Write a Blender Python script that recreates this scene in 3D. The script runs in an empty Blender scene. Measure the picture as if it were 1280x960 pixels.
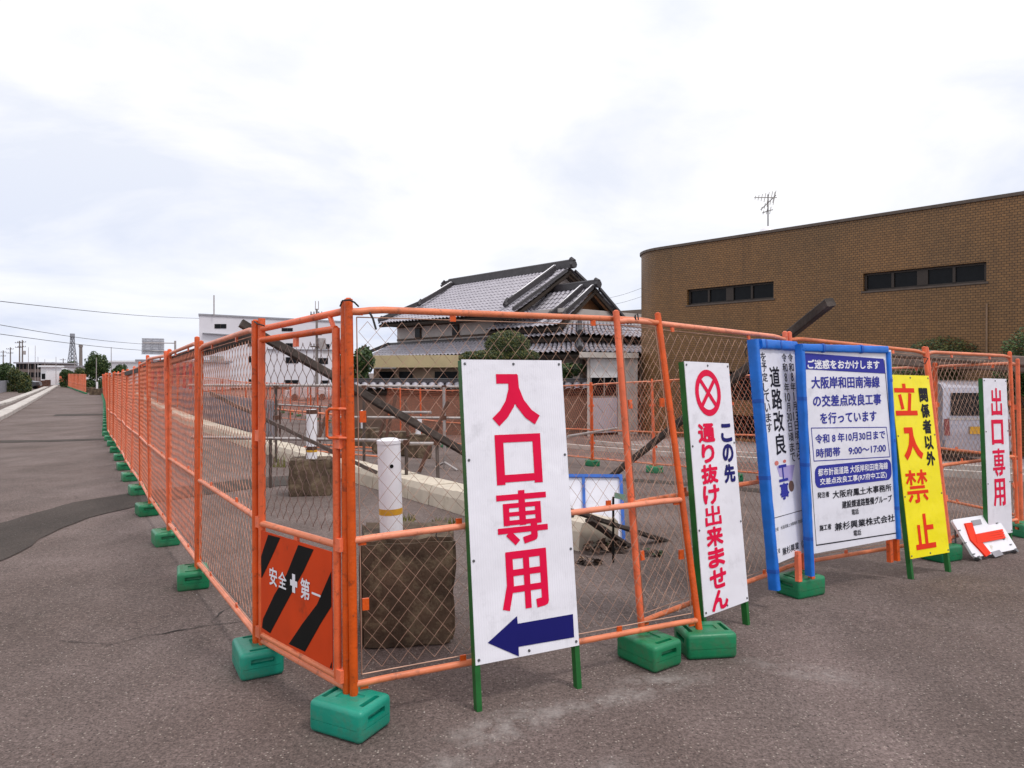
import bpy, bmesh, math, random
from mathutils import Vector, Matrix
R = math.radians
rnd = random.Random(7)
scene = bpy.context.scene
COL = scene.collection

# ------------------------------------------------------------------ camera
F, HY, CH = 887.0, 466.0, 1.5          # focal length and horizon in px of a 1280x960 frame, eye height
cd = bpy.data.cameras.new('camera'); cam = bpy.data.objects.new('camera', cd); COL.objects.link(cam)
cam.location = (0, 0, CH); cam.rotation_euler = (R(90), 0, 0)
cd.sensor_width = 36; cd.lens = F / 1280 * 36; cd.shift_y = -(480 - HY) / 1280
cd.clip_start = .05; cd.clip_end = 5000
scene.camera = cam

# ------------------------------------------------------------------ sky, sun, exposure
SUN_EL, SUN_AZ = R(60), R(124)          # azimuth clockwise from +Y: high, behind and to the right
world = bpy.data.worlds.new('World'); scene.world = world; world.use_nodes = True
wn, wl = world.node_tree.nodes, world.node_tree.links
wn.clear()
def N(t, **k):
    n = wn.new(t)
    for a, b in k.items(): setattr(n, a, b)
    return n
out = N('ShaderNodeOutputWorld'); bg = N('ShaderNodeBackground'); bg2 = N('ShaderNodeBackground')
sky = N('ShaderNodeTexSky', sky_type='NISHITA', sun_disc=False, sun_elevation=SUN_EL, sun_rotation=SUN_AZ)
bg.inputs[1].default_value = .1
wl.new(sky.outputs[0], bg.inputs[0])
tc = N('ShaderNodeTexCoord'); sep = N('ShaderNodeSeparateXYZ'); wl.new(tc.outputs['Generated'], sep.inputs[0])
def M_(op, a, b=None, clamp=False):
    n = N('ShaderNodeMath', operation=op); n.use_clamp = clamp
    for i, v in enumerate((a, b)):
        if v is None: continue
        if isinstance(v, (int, float)): n.inputs[i].default_value = v
        else: wl.new(v, n.inputs[i])
    return n.outputs[0]
zc = M_('MAXIMUM', sep.outputs[2], 0.0)
den = M_('ADD', zc, .22)
comb = N('ShaderNodeCombineXYZ')
wl.new(M_('DIVIDE', sep.outputs[0], den), comb.inputs[0]); wl.new(M_('DIVIDE', sep.outputs[1], den), comb.inputs[1])
n1 = N('ShaderNodeTexNoise'); n1.inputs['Scale'].default_value = 1.15; n1.inputs['Detail'].default_value = 9; n1.inputs['Roughness'].default_value = .56
n1.inputs['Distortion'].default_value = .35
mp = N('ShaderNodeMapping'); mp.inputs['Location'].default_value = (3.3, 1.2, 0); wl.new(comb.outputs[0], mp.inputs[0]); wl.new(mp.outputs[0], n1.inputs['Vector'])
cr = N('ShaderNodeValToRGB'); wl.new(n1.outputs['Fac'], cr.inputs[0])
cr.color_ramp.elements[0].position = .36; cr.color_ramp.elements[0].color = (.88, .92, 1.0, 1)
cr.color_ramp.elements[1].position = .60; cr.color_ramp.elements[1].color = (1.16, 1.15, 1.13, 1)
e = cr.color_ramp.elements.new(.48); e.color = (1.04, 1.05, 1.06, 1)
# an overcast dome is somewhat brighter overhead than at the horizon
gr = N('ShaderNodeValToRGB'); wl.new(zc, gr.inputs[0])
gr.color_ramp.elements[0].position = 0; gr.color_ramp.elements[0].color = (.84, .87, .99, 1)
gr.color_ramp.elements[1].position = .9; gr.color_ramp.elements[1].color = (1.25, 1.23, 1.25, 1)
e = gr.color_ramp.elements.new(.3); e.color = (1.04, 1.03, 1.04, 1)
mul = N('ShaderNodeMix', data_type='RGBA', blend_type='MULTIPLY'); mul.inputs[0].default_value = 1
wl.new(cr.outputs[0], mul.inputs[6]); wl.new(gr.outputs[0], mul.inputs[7])
wl.new(mul.outputs[2], bg2.inputs[0]); bg2.inputs[1].default_value = 1.0
mx = N('ShaderNodeMixShader'); mx.inputs[0].default_value = .92
wl.new(bg.outputs[0], mx.inputs[1]); wl.new(bg2.outputs[0], mx.inputs[2]); wl.new(mx.outputs[0], out.inputs[0])
sd = bpy.data.lights.new('sun', 'SUN'); sd.energy = 1.5; sd.angle = R(10); sd.color = (1, .95, .9)
sun = bpy.data.objects.new('sun', sd); COL.objects.link(sun)
sdir = Vector((math.cos(SUN_EL) * math.sin(SUN_AZ), math.cos(SUN_EL) * math.cos(SUN_AZ), math.sin(SUN_EL)))
sun.rotation_euler = sdir.to_track_quat('Z', 'Y').to_euler(); sun.location = sdir * 50
vs = scene.view_settings; vs.view_transform = 'Standard'; vs.look = 'None'; vs.exposure = 0; vs.gamma = 1; vs.use_curve_mapping = False

# ------------------------------------------------------------------ ground heights and pixel rays
def interp(x, kn):
    if x <= kn[0][0]: return kn[0][1]
    for (a, b), (c, d) in zip(kn, kn[1:]):
        if x <= c: return b + (d - b) * (x - a) / (c - a)
    return kn[-1][1]
KN = [(4, 0), (5.2, -.04), (6.65, -.10), (8.15, -.125), (9.7, -.16), (12.75, -.24), (14.3, -.26), (22, -.33), (40, -.40), (66, -.43), (1000, -.43)]
def sm(x, a, b):
    t = min(1, max(0, (x - a) / (b - a))); return t * t * (3 - 2 * t)
def ground_z(x, y):
    d = x + 1.28 + .6 * (y - 3.56)
    return interp(y, KN) - .5 * sm(y, 7, 24) * sm(d, 4, 9)
def at(px, py, Y): return Vector(((px - 640) / F * Y, Y, CH + (HY - py) / F * Y))
def G(px, py, h=0.0):
    Y = 5.0
    for _ in range(160):
        X = (px - 640) / F * Y
        Y = .5 * Y + .5 * max(.5, (CH - ground_z(X, Y) - h) * F / (py - HY))
    return at(px, py, Y)
def gp(x, y, h=0.0): return Vector((x, y, ground_z(x, y) + h))
def gx(px, Y, h=0.0):
    x = (px - 640) / F * Y; return gp(x, Y, h)

# ------------------------------------------------------------------ materials
MATS = {}
def mat(name, col, rough=.6, metal=0.0, var=.12, vscale=6.0, bump=0.0, bscale=60.0, dirt=None, dirt_amt=.0, dscale=5.0, spec=.5, coat=0.0, orand=0.0):
    if name in MATS: return MATS[name]
    m = bpy.data.materials.new(name); m.use_nodes = True; MATS[name] = m
    nt = m.node_tree; nd = nt.nodes; lk = nt.links; b = nd['Principled BSDF']
    b.inputs['Roughness'].default_value = rough; b.inputs['Metallic'].default_value = metal
    b.inputs['Specular IOR Level'].default_value = spec; b.inputs['Coat Weight'].default_value = coat
    t = nd.new('ShaderNodeTexCoord')
    n = nd.new('ShaderNodeTexNoise'); n.inputs['Scale'].default_value = vscale; n.inputs['Detail'].default_value = 6; lk.new(t.outputs['Object'], n.inputs['Vector'])
    r = nd.new('ShaderNodeValToRGB'); lk.new(n.outputs['Fac'], r.inputs[0])
    r.color_ramp.elements[0].position = .3; r.color_ramp.elements[1].position = .7
    r.color_ramp.elements[0].color = tuple(max(0, c * (1 - var)) for c in col) + (1,)
    r.color_ramp.elements[1].color = tuple(min(1, c * (1 + var)) for c in col) + (1,)
    o = r.outputs[0]
    if dirt:
        n2 = nd.new('ShaderNodeTexNoise'); n2.inputs['Scale'].default_value = dscale; n2.inputs['Detail'].default_value = 8; n2.inputs['Roughness'].default_value = .7
        lk.new(t.outputs['Object'], n2.inputs['Vector'])
        r2 = nd.new('ShaderNodeValToRGB'); lk.new(n2.outputs['Fac'], r2.inputs[0])
        r2.color_ramp.elements[0].position = .62 - dirt_amt * .35; r2.color_ramp.elements[1].position = .74
        x = nd.new('ShaderNodeMix'); x.data_type = 'RGBA'; lk.new(r2.outputs[0], x.inputs[0]); lk.new(o, x.inputs[6]); x.inputs[7].default_value = tuple(dirt) + (1,)
        o = x.outputs[2]
    if orand:
        oi = nd.new('ShaderNodeObjectInfo'); mr = nd.new('ShaderNodeMapRange'); mr.inputs['To Min'].default_value = 1 - orand; mr.inputs['To Max'].default_value = 1 + orand; lk.new(oi.outputs['Random'], mr.inputs['Value'])
        hs = nd.new('ShaderNodeHueSaturation'); lk.new(mr.outputs[0], hs.inputs['Value']); lk.new(o, hs.inputs['Color'])
        m2 = nd.new('ShaderNodeMath'); m2.operation = 'MULTIPLY_ADD'; lk.new(oi.outputs['Random'], m2.inputs[0]); m2.inputs[1].default_value = -orand * .8; m2.inputs[2].default_value = 1 + orand * .2; lk.new(m2.outputs[0], hs.inputs['Saturation']); o = hs.outputs[0]
    lk.new(o, b.inputs['Base Color'])
    if bump:
        n3 = nd.new('ShaderNodeTexNoise'); n3.inputs['Scale'].default_value = bscale; n3.inputs['Detail'].default_value = 5; lk.new(t.outputs['Object'], n3.inputs['Vector'])
        bp = nd.new('ShaderNodeBump'); bp.inputs['Strength'].default_value = bump; bp.inputs['Distance'].default_value = .01
        lk.new(n3.outputs['Fac'], bp.inputs['Height']); lk.new(bp.outputs[0], b.inputs['Normal'])
    return m

def asphalt(name, c0, c1, speck):
    m = bpy.data.materials.new(name); m.use_nodes = True
    nt = m.node_tree; nd = nt.nodes; lk = nt.links; b = nd['Principled BSDF']; b.inputs['Roughness'].default_value = .88
    b.inputs['Specular IOR Level'].default_value = .35
    t = nd.new('ShaderNodeTexCoord')
    def noise(s, d=6, ro=.6, vec=None):
        n = nd.new('ShaderNodeTexNoise'); n.inputs['Scale'].default_value = s; n.inputs['Detail'].default_value = d; n.inputs['Roughness'].default_value = ro
        lk.new(vec or t.outputs['Object'], n.inputs['Vector']); return n.outputs['Fac']
    def ramp(f, p0, p1, a=(0, 0, 0, 1), c=(1, 1, 1, 1)):
        r = nd.new('ShaderNodeValToRGB'); lk.new(f, r.inputs[0]); r.color_ramp.elements[0].position = p0; r.color_ramp.elements[1].position = p1
        r.color_ramp.elements[0].color = a; r.color_ramp.elements[1].color = c; return r.outputs[0]
    def mix(f, a, c, bt='MIX'):
        x = nd.new('ShaderNodeMix'); x.data_type = 'RGBA'; x.blend_type = bt
        if isinstance(f, float): x.inputs[0].default_value = f
        else: lk.new(f, x.inputs[0])
        for i, v in ((6, a), (7, c)):
            if isinstance(v, tuple): x.inputs[i].default_value = v
            else: lk.new(v, x.inputs[i])
        return x.outputs[2]
    base = ramp(noise(.33, 8, .62), .32, .68, c0 + (1,), c1 + (1,))
    mpn = nd.new('ShaderNodeMapping'); mpn.inputs['Scale'].default_value = (1.1, .22, 1); mpn.inputs['Rotation'].default_value = (0, 0, R(-32)); lk.new(t.outputs['Object'], mpn.inputs[0])
    streak = ramp(noise(1.6, 6, .6, mpn.outputs[0]), .35, .7, (.84, .84, .84, 1), (1.12, 1.11, 1.12, 1))
    base = mix(1.0, base, streak, 'MULTIPLY')
    fine = ramp(noise(95, 3, .7), .3, .7, (.42, .41, .40, 1), (1.72, 1.72, 1.72, 1))
    base = mix(.85, base, fine, 'MULTIPLY')
    fine2 = ramp(noise(42, 4, .75), .32, .68, (.54, .52, .51, 1), (1.46, 1.46, 1.46, 1))
    base = mix(.9, base, fine2, 'MULTIPLY')
    stain = ramp(noise(1.1, 9, .68), .34, .62, (.78, .76, .75, 1), (1.08, 1.08, 1.09, 1))
    base = mix(1.0, base, stain, 'MULTIPLY')
    v = nd.new('ShaderNodeTexVoronoi'); v.inputs['Scale'].default_value = 85; lk.new(t.outputs['Object'], v.inputs['Vector'])
    vs_ = nd.new('ShaderNodeSeparateColor'); lk.new(v.outputs['Color'], vs_.inputs[0])
    sp = ramp(vs_.outputs[0], .88, .93)
    dd = ramp(v.outputs['Distance'], .25, .4, (1, 1, 1, 1), (0, 0, 0, 1))
    mm = mix(1.0, sp, dd, 'MULTIPLY')
    base = mix(mm, base, speck + (1,))
    sp2 = ramp(vs_.outputs[1], .90, .94); mm2 = mix(1.0, sp2, dd, 'MULTIPLY')
    base = mix(mm2, base, (.035, .028, .027, 1))
    v3 = nd.new('ShaderNodeTexVoronoi'); v3.inputs['Scale'].default_value = 22; lk.new(t.outputs['Object'], v3.inputs['Vector'])
    s3 = nd.new('ShaderNodeSeparateColor'); lk.new(v3.outputs['Color'], s3.inputs[0])
    m3 = mix(1.0, ramp(s3.outputs[0], .965, .975), ramp(v3.outputs['Distance'], .05, .11, (1, 1, 1, 1), (0, 0, 0, 1)), 'MULTIPLY')
    base = mix(m3, base, (.5, .46, .43, 1))
    lk.new(base, b.inputs['Base Color'])
    bp = nd.new('ShaderNodeBump'); bp.inputs['Strength'].default_value = .8; bp.inputs['Distance'].default_value = .008
    lk.new(noise(80, 5, .75), bp.inputs['Height']); lk.new(bp.outputs[0], b.inputs['Normal'])
    return m, base, mix, noise, ramp, t, b, lk, nd

m_asph, base, mix, noise, ramp, t, b, lk, nd = asphalt('asphalt', (.107, .079, .069), (.174, .137, .128), (.36, .31, .27))
# pale concrete dust spilled in front of the first sign and the base blocks, and near the middle of the apron
geo_spots = [(-.02, 3.02, .42, .16, 35, .75), (.45, 3.25, .5, .10, 25, .7), (.72, 3.45, .35, .12, 10, .6), (.35, 2.6, .22, .14, 60, .5), (1.5, 3.55, .42, .13, -25, .55), (-.25, 2.72, .3, .1, 20, .35)]
for (sx, sy, ra, rb, ang, amt) in geo_spots:
    mpn = nd.new('ShaderNodeMapping'); mpn.vector_type = 'TEXTURE'
    mpn.inputs['Location'].default_value = (sx, sy, 0); mpn.inputs['Rotation'].default_value = (0, 0, R(ang)); mpn.inputs['Scale'].default_value = (ra, rb, 1)
    lk.new(t.outputs['Object'], mpn.inputs[0])
    ln = nd.new('ShaderNodeVectorMath'); ln.operation = 'LENGTH'; lk.new(mpn.outputs[0], ln.inputs[0])
    fall = ramp(ln.outputs['Value'], 0.1, 1.3, (1, 1, 1, 1), (0, 0, 0, 1))
    msk = mix(1.0, fall, ramp(noise(9, 8, .75), .42, .66), 'MULTIPLY')
    msk = mix(1.0, msk, (amt, amt, amt, 1), 'MULTIPLY')
    base = mix(msk, base, (.42, .39, .37, 1))
lk.new(base, b.inputs['Base Color'])
m_patch = asphalt('patched_asphalt', (.044, .035, .029), (.064, .051, .044), (.12, .10, .09))[0]
m_gravel = asphalt('gravel', (.24, .20, .19), (.36, .31, .30), (.6, .56, .54))[0]

m_orange = mat('orange_paint', (.74, .108, .014), .42, var=.22, vscale=7, dirt=(.16, .04, .018), dirt_amt=.17, dscale=26, bump=.25, bscale=90, orand=.16)
m_orange_pale = mat('faded_orange_paint', (.72, .20, .085), .45, var=.2, vscale=7, dirt=(.24, .08, .045), dirt_amt=.2, dscale=22, bump=.2, orand=.14)
m_wire = mat('mesh_wire', (.40, .24, .175), .5, .3, var=.3, vscale=5)
m_wire_dark = mat('grey_mesh_wire', (.20, .12, .10), .5, .3, var=.3, vscale=5)
m_green = mat('green_plastic', (.003, .20, .080), .38, var=.22, vscale=4, dirt=(.06, .13, .065), dirt_amt=.35, dscale=9, bump=.2, bscale=40, orand=.2)
m_teal = mat('teal_plastic', (.005, .255, .175), .36, var=.18, vscale=4, dirt=(.06, .19, .13), dirt_amt=.35, dscale=9, bump=.2, bscale=40)
m_sgreen = mat('green_frame_paint', (.010, .125, .022), .4, var=.25, vscale=10)
m_blue = mat('blue_tarp_padding', (.004, .15, .62), .42, var=.2, vscale=6, bump=.5, bscale=16)
m_bluedk = mat('dark_blue_band', (.004, .09, .46), .5, var=.2)
m_bluefr = mat('blue_frame_paint', (.02, .12, .50), .45, var=.2)
m_red = mat('red_print', (.72, .004, .055), .5, var=.05, spec=.15)
m_redor = mat('red_orange_print', (.78, .035, .008), .5, var=.05, spec=.15)
m_navy = mat('navy_print', (.010, .010, .13), .5, var=.05, spec=.15)
m_indigo = mat('indigo_print', (.035, .04, .32), .5, var=.06, spec=.15)
m_ink = mat('black_print', (.012, .012, .02), .5, var=.05, spec=.15)
m_white_print = mat('white_print', (.82, .82, .88), .4, var=.03)
m_lilac = mat('lilac_print', (.42, .36, .66), .4, var=.05)
m_brownp = mat('brown_print', (.13, .07, .05), .4, var=.1)
m_pinkp = mat('hand_print', (.66, .18, .14), .4, var=.1)
m_black = mat('black_paint', (.006, .006, .006), .6, var=.2, spec=.15)
m_boardor = mat('orange_board', (.62, .052, .004), .55, spec=.25, var=.08, dirt=(.3, .04, .01), dirt_amt=.05)
m_timber = mat('weathered_timber', (.05, .037, .031), .85, var=.45, vscale=7, bump=.8, bscale=30, dirt=(.10, .08, .07), dirt_amt=.3, dscale=9)
m_timberp = mat('grey_timber', (.20, .15, .125), .85, var=.4, vscale=7, bump=.8, bscale=30, dirt=(.07, .05, .04), dirt_amt=.35, dscale=9)
m_steel = mat('galvanised_pipe', (.42, .38, .37), .4, .6, var=.2, dirt=(.25, .14, .08), dirt_amt=.1)
m_darksteel = mat('dark_pipe', (.10, .075, .065), .55, .4, var=.3)
m_rust = mat('rusty_steel', (.10, .045, .03), .8, .2, var=.4, bump=.4)
m_mossy = mat('mossy_concrete', (.088, .058, .038), .95, var=.55, vscale=5, bump=1.0, bscale=22, dirt=(.24, .19, .12), dirt_amt=.35, dscale=9)
m_conc = mat('pale_concrete', (.56, .49, .40), .85, var=.14, vscale=3, bump=.35, bscale=50, dirt=(.28, .23, .16), dirt_amt=.25, dscale=3)
m_conc2 = mat('white_kerb_concrete', (.50, .46, .43), .85, var=.14, vscale=3, bump=.3, bscale=50, dirt=(.3, .26, .22), dirt_amt=.25, dscale=2)
m_pvc = mat('white_pvc', (.78, .77, .82), .35, var=.05, dirt=(.5, .42, .3), dirt_amt=.04, dscale=5)
m_tape = mat('yellow_tape', (.62, .32, .02), .5, var=.2)
m_bolt = mat('bolt_metal', (.18, .18, .19), .35, .8, var=.2)
m_cord = mat('black_cord', (.02, .018, .018), .7, var=.2)
m_glass = mat('dark_glass', (.008, .009, .011), .22, var=.2, spec=.12)
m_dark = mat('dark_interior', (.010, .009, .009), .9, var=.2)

def board_mat(name, col, ribs=True):
    m = mat(name, col, .32, var=.04, vscale=2.5, spec=.4, dirt=tuple(c * .80 for c in col), dirt_amt=.22, dscale=7)
    nd_ = m.node_tree.nodes; l_ = m.node_tree.links; bs = nd_['Principled BSDF']
    tc_ = nd_.new('ShaderNodeTexCoord'); w = nd_.new('ShaderNodeTexWave'); w.bands_direction = 'X'; w.inputs['Scale'].default_value = 26
    w.inputs['Distortion'].default_value = .3; l_.new(tc_.outputs['Object'], w.inputs['Vector'])
    nz = nd_.new('ShaderNodeTexNoise'); nz.inputs['Scale'].default_value = 3.0; nz.inputs['Detail'].default_value = 3; l_.new(tc_.outputs['Object'], nz.inputs['Vector'])
    b1 = nd_.new('ShaderNodeBump'); b1.inputs['Strength'].default_value = .35 if ribs else .03; b1.inputs['Distance'].default_value = .002; l_.new(w.outputs['Fac'], b1.inputs['Height'])
    b2 = nd_.new('ShaderNodeBump'); b2.inputs['Strength'].default_value = .5; b2.inputs['Distance'].default_value = .03; l_.new(nz.outputs['Fac'], b2.inputs['Height']); l_.new(b1.outputs[0], b2.inputs['Normal'])
    l_.new(b2.outputs[0], bs.inputs['Normal'])
    return m
m_board = board_mat('white_board', (.80, .79, .86))
m_yellow = board_mat('yellow_board', (.93, .80, .0))
m_sheet = board_mat('white_sheet', (.78, .78, .86), False)

# ------------------------------------------------------------------ mesh builder
class MB:
    def __init__(s): s.v = []; s.f = []; s.mi = []; s.cur = 0
    def add(s, vs, fs):
        o = len(s.v); s.v += [tuple(v) for v in vs]
        for f in fs: s.f.append([i + o for i in f]); s.mi.append(s.cur)
    def box(s, c, d, m=None):
        hx, hy, hz = d[0] / 2, d[1] / 2, d[2] / 2; c = Vector(c)
        vs = [Vector((x, y, z)) for x in (-hx, hx) for y in (-hy, hy) for z in (-hz, hz)]
        if m is not None: vs = [m @ v for v in vs]
        s.add([c + v for v in vs], [(0, 1, 3, 2), (4, 6, 7, 5), (0, 4, 5, 1), (2, 3, 7, 6), (0, 2, 6, 4), (1, 5, 7, 3)])
    def tube(s, p, q, r, n=8, r2=None, caps=True, roll=0.0):
        p = Vector(p); q = Vector(q); d = (q - p)
        if d.length < 1e-6: return
        d.normalize(); a = Vector((0, 0, 1)) if abs(d.z) < .9 else Vector((1, 0, 0)); u = d.cross(a).normalized(); w = d.cross(u)
        r2 = r if r2 is None else r2; vs = []
        for k in range(n):
            t = 2 * math.pi * k / n + roll; o = u * math.cos(t) + w * math.sin(t); vs += [p + o * r, q + o * r2]
        fs = [(2 * k, 2 * ((k + 1) % n), 2 * ((k + 1) % n) + 1, 2 * k + 1) for k in range(n)]
        if caps: fs += [tuple(2 * k for k in range(n))[::-1], tuple(2 * k + 1 for k in range(n))]
        s.add(vs, fs)
    def path(s, pts, r, n=6):
        for a, b_ in zip(pts, pts[1:]): s.tube(a, b_, r, n)
    def sweep(s, pts, r, n=6):                       # joined bent tube
        pts = [Vector(p) for p in pts]; vs = []; fs = []
        u = None
        for i, p in enumerate(pts):
            d = (pts[min(i + 1, len(pts) - 1)] - pts[max(i - 1, 0)]).normalized()
            if u is None:
                a = Vector((0, 0, 1)) if abs(d.z) < .9 else Vector((1, 0, 0)); u = d.cross(a).normalized()
            else: u = (u - d * u.dot(d)).normalized()
            w = d.cross(u); rr = r[i] if isinstance(r, (list, tuple)) else r
            for k in range(n):
                t_ = 2 * math.pi * k / n; vs.append(p + (u * math.cos(t_) + w * math.sin(t_)) * rr)
        for i in range(len(pts) - 1):
            for k in range(n):
                k2 = (k + 1) % n; fs.append((i * n + k, i * n + k2, (i + 1) * n + k2, (i + 1) * n + k))
        fs += [tuple(range(n))[::-1], tuple(range((len(pts) - 1) * n, len(pts) * n))]
        s.add(vs, fs)
    def prism(s, pts, off):                          # polygon (3d points) extruded by a vector
        pts = [Vector(p) for p in pts]; off = Vector(off); n = len(pts)
        s.add(pts + [p + off for p in pts], [tuple(range(n)), tuple(range(2 * n - 1, n - 1, -1))] + [(i, i + n, (i + 1) % n + n, (i + 1) % n) for i in range(n)])
    def quad(s, a, b_, c, d): s.add([a, b_, c, d], [(0, 1, 2, 3)])
    def build(s, name, m, parent=None, origin=(0, 0, 0), smooth=None, fix=True, uv=None):
        me = bpy.data.meshes.new(name); o = Vector(origin)
        me.from_pydata([tuple(Vector(v) - o) for v in s.v], [], s.f)
        for mm in (m if isinstance(m, (list, tuple)) else [m]): me.materials.append(mm)
        if any(s.mi): me.polygons.foreach_set('material_index', s.mi)
        if fix:
            bm = bmesh.new(); bm.from_mesh(me); bmesh.ops.recalc_face_normals(bm, faces=bm.faces); bm.to_mesh(me); bm.free()
        if smooth:
            me.polygons.foreach_set('use_smooth', [True] * len(me.polygons))
            try: me.set_sharp_from_angle(angle=R(smooth))
            except Exception: pass
        if uv:
            l = me.uv_layers.new(name='uv')
            for p in me.polygons:
                for li in p.loop_indices: l.data[li].uv = uv(me.vertices[me.loops[li].vertex_index].co)
        me.update()
        return link(name, me, parent)
def link(name, me, parent=None):
    ob = bpy.data.objects.new(name, me); COL.objects.link(ob)
    if parent is not None: ob.parent = parent
    return ob
def tag(o, label=None, cat=None, group=None, kind=None):
    for k, v in (('label', label), ('category', cat), ('group', group), ('kind', kind)):
        if v: o[k] = v
    return o
def thing(name, label, cat, loc=(0, 0, 0), group=None, mw=None):
    o = bpy.data.objects.new(name, None); COL.objects.link(o); o.empty_display_size = .2
    if mw is not None: o.matrix_world = mw
    else: o.location = loc
    return tag(o, label, cat, group)
def copy_tree(o, parent=None):
    c = o.copy(); COL.objects.link(c)
    if parent is not None: c.parent = parent
    for ch in [x for x in KIDS.get(o.name, [])]: copy_tree(ch, c)
    return c
KIDS = {}
def index_kids():
    KIDS.clear()
    for o in bpy.data.objects:
        if o.parent: KIDS.setdefault(o.parent.name, []).append(o)
ORD = ['first', 'second', 'third', 'fourth', 'fifth', 'sixth', 'seventh', 'eighth', 'ninth', 'tenth', 'eleventh', 'twelfth', 'thirteenth', 'fourteenth', 'fifteenth', 'sixteenth', 'seventeenth', 'eighteenth', 'nineteenth', 'twentieth']
TENS = ['', '', 'twenty', 'thirty', 'forty', 'fifty', 'sixty']
def ordinal(n):
    if n <= 20: return ORD[n - 1]
    t_, u_ = divmod(n, 10)
    return {20: 'twentieth', 30: 'thirtieth', 40: 'fortieth', 50: 'fiftieth', 60: 'sixtieth'}[n] if u_ == 0 else TENS[t_] + '-' + ORD[u_ - 1]

# ================================================================== LARGE STRUCTURE
# ---- ground sheet
def axis(vals): return sorted(set(round(v, 3) for v in vals))
ys = axis([-3 + .5 * i for i in range(75)] + [34.5 + 1.5 * i for i in range(30)] + [80, 90, 105, 130, 170, 230, 320, 450, 700, 1100, 1800, 3000] + [-6, -12, -30, -80])
xs = axis([-45 + 1.0 * i for i in range(75)] + [-3000, -1500, -800, -400, -250, -160, -110, -85, -70, -60, -55, -50, 32, 36, 42, 50, 65, 90, 140, 250, 500, 1000, 2200])
g = MB(); nx = len(xs)
g.v = [(x, y, ground_z(x, y)) for y in ys for x in xs]
for j in range(len(ys) - 1):
    for i in range(nx - 1):
        a = j * nx + i; g.f.append([a, a + 1, a + nx + 1, a + nx]); g.mi.append(0)
o = g.build('ground', m_asph, fix=False, smooth=60); tag(o, kind='structure')

def strip(name, left, right, m, h=.006, step=.25):
    """ground-hugging sheet between two polylines given as ground (x, y) points"""
    def resample(pl, n):
        L = [0]
        for a, b_ in zip(pl, pl[1:]): L.append(L[-1] + math.dist(a, b_))
        o_ = []
        for k in range(n + 1):
            s_ = L[-1] * k / n
            for i in range(len(pl) - 1):
                if s_ <= L[i + 1] + 1e-9:
                    f_ = (s_ - L[i]) / max(1e-9, L[i + 1] - L[i]); o_.append((pl[i][0] + (pl[i + 1][0] - pl[i][0]) * f_, pl[i][1] + (pl[i + 1][1] - pl[i][1]) * f_)); break
        return o_
    ln = sum(math.dist(a, b_) for a, b_ in zip(left, left[1:])); n = max(4, int(ln / step)); A = resample(left, n); B = resample(right, n)
    w = max(math.dist(a, b_) for a, b_ in zip(A, B)); k = max(1, int(w / step)); mb = MB()
    for a, b_ in zip(A, B):
        for i in range(k + 1):
            x = a[0] + (b_[0] - a[0]) * i / k; y = a[1] + (b_[1] - a[1]) * i / k; mb.v.append((x, y, ground_z(x, y) + h))
    for j in range(len(A) - 1):
        for i in range(k):
            q = j * (k + 1) + i; mb.f.append([q, q + 1, q + k + 2, q + k + 1]); mb.mi.append(0)
    return tag(mb.build(name, m, fix=False), kind='structure')
def wig(pl, amp=.03, n=5, seed=1):
    r_ = random.Random(seed); o_ = []
    for a, b_ in zip(pl, pl[1:]):
        for k in range(n): o_.append((a[0] + (b_[0] - a[0]) * k / n + r_.uniform(-amp, amp), a[1] + (b_[1] - a[1]) * k / n + r_.uniform(-amp, amp)))
    return o_ + [pl[-1]]
def gpx(*pts): return [tuple(G(*p)[:2]) for p in pts]
strip('asphalt_patch', wig(gpx((-90, 668), (0, 655), (50, 640), (95, 628), (160, 617), (240, 607), (330, 597), (450, 590)), .02),
      wig(gpx((-120, 745), (0, 702), (30, 690), (52, 673), (75, 661), (110, 648), (175, 632), (240, 621), (330, 609), (450, 600)), .02, seed=2), m_patch, .007)
strip('asphalt_patch', gpx((-60, 551.5), (60, 550), (134, 548)), gpx((-60, 555), (60, 552.5), (134, 550)), m_patch, .006)
strip('asphalt_patch', gpx((70, 518), (131, 517)), gpx((66, 520.5), (131, 519)), m_patch, .006)
strip('asphalt_patch', gpx((690, 592), (830, 601), (960, 612)), gpx((690, 594.5), (830, 605), (960, 617)), m_patch, .006)

def crack(pts, wd_, seed):
    c_ = wig(gpx(*pts), .035, 9, seed); r2_ = random.Random(seed); A_ = []; B_ = []
    for i, p_ in enumerate(c_):
        q_ = c_[min(i + 1, len(c_) - 1)]; o_ = c_[max(i - 1, 0)]; dx, dy = q_[0] - o_[0], q_[1] - o_[1]; L_ = math.hypot(dx, dy) or 1; w2 = wd_ * r2_.uniform(.3, 1.2); A_.append((p_[0] - dy / L_ * w2, p_[1] + dx / L_ * w2)); B_.append((p_[0] + dy / L_ * w2, p_[1] - dx / L_ * w2))
    strip('asphalt_crack', A_, B_, mat('crack_dark', (.028, .022, .020), .95), .004, .12)
crack([(140, 806), (200, 792), (262, 781), (316, 777)], .0035, 4); crack([(262, 781), (275, 768), (300, 752)], .0028, 5)
crack([(0, 812), (70, 800), (140, 806)], .0025, 7)
crack([(0, 590), (60, 586), (130, 583), (150, 580)], .006, 9)
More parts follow.
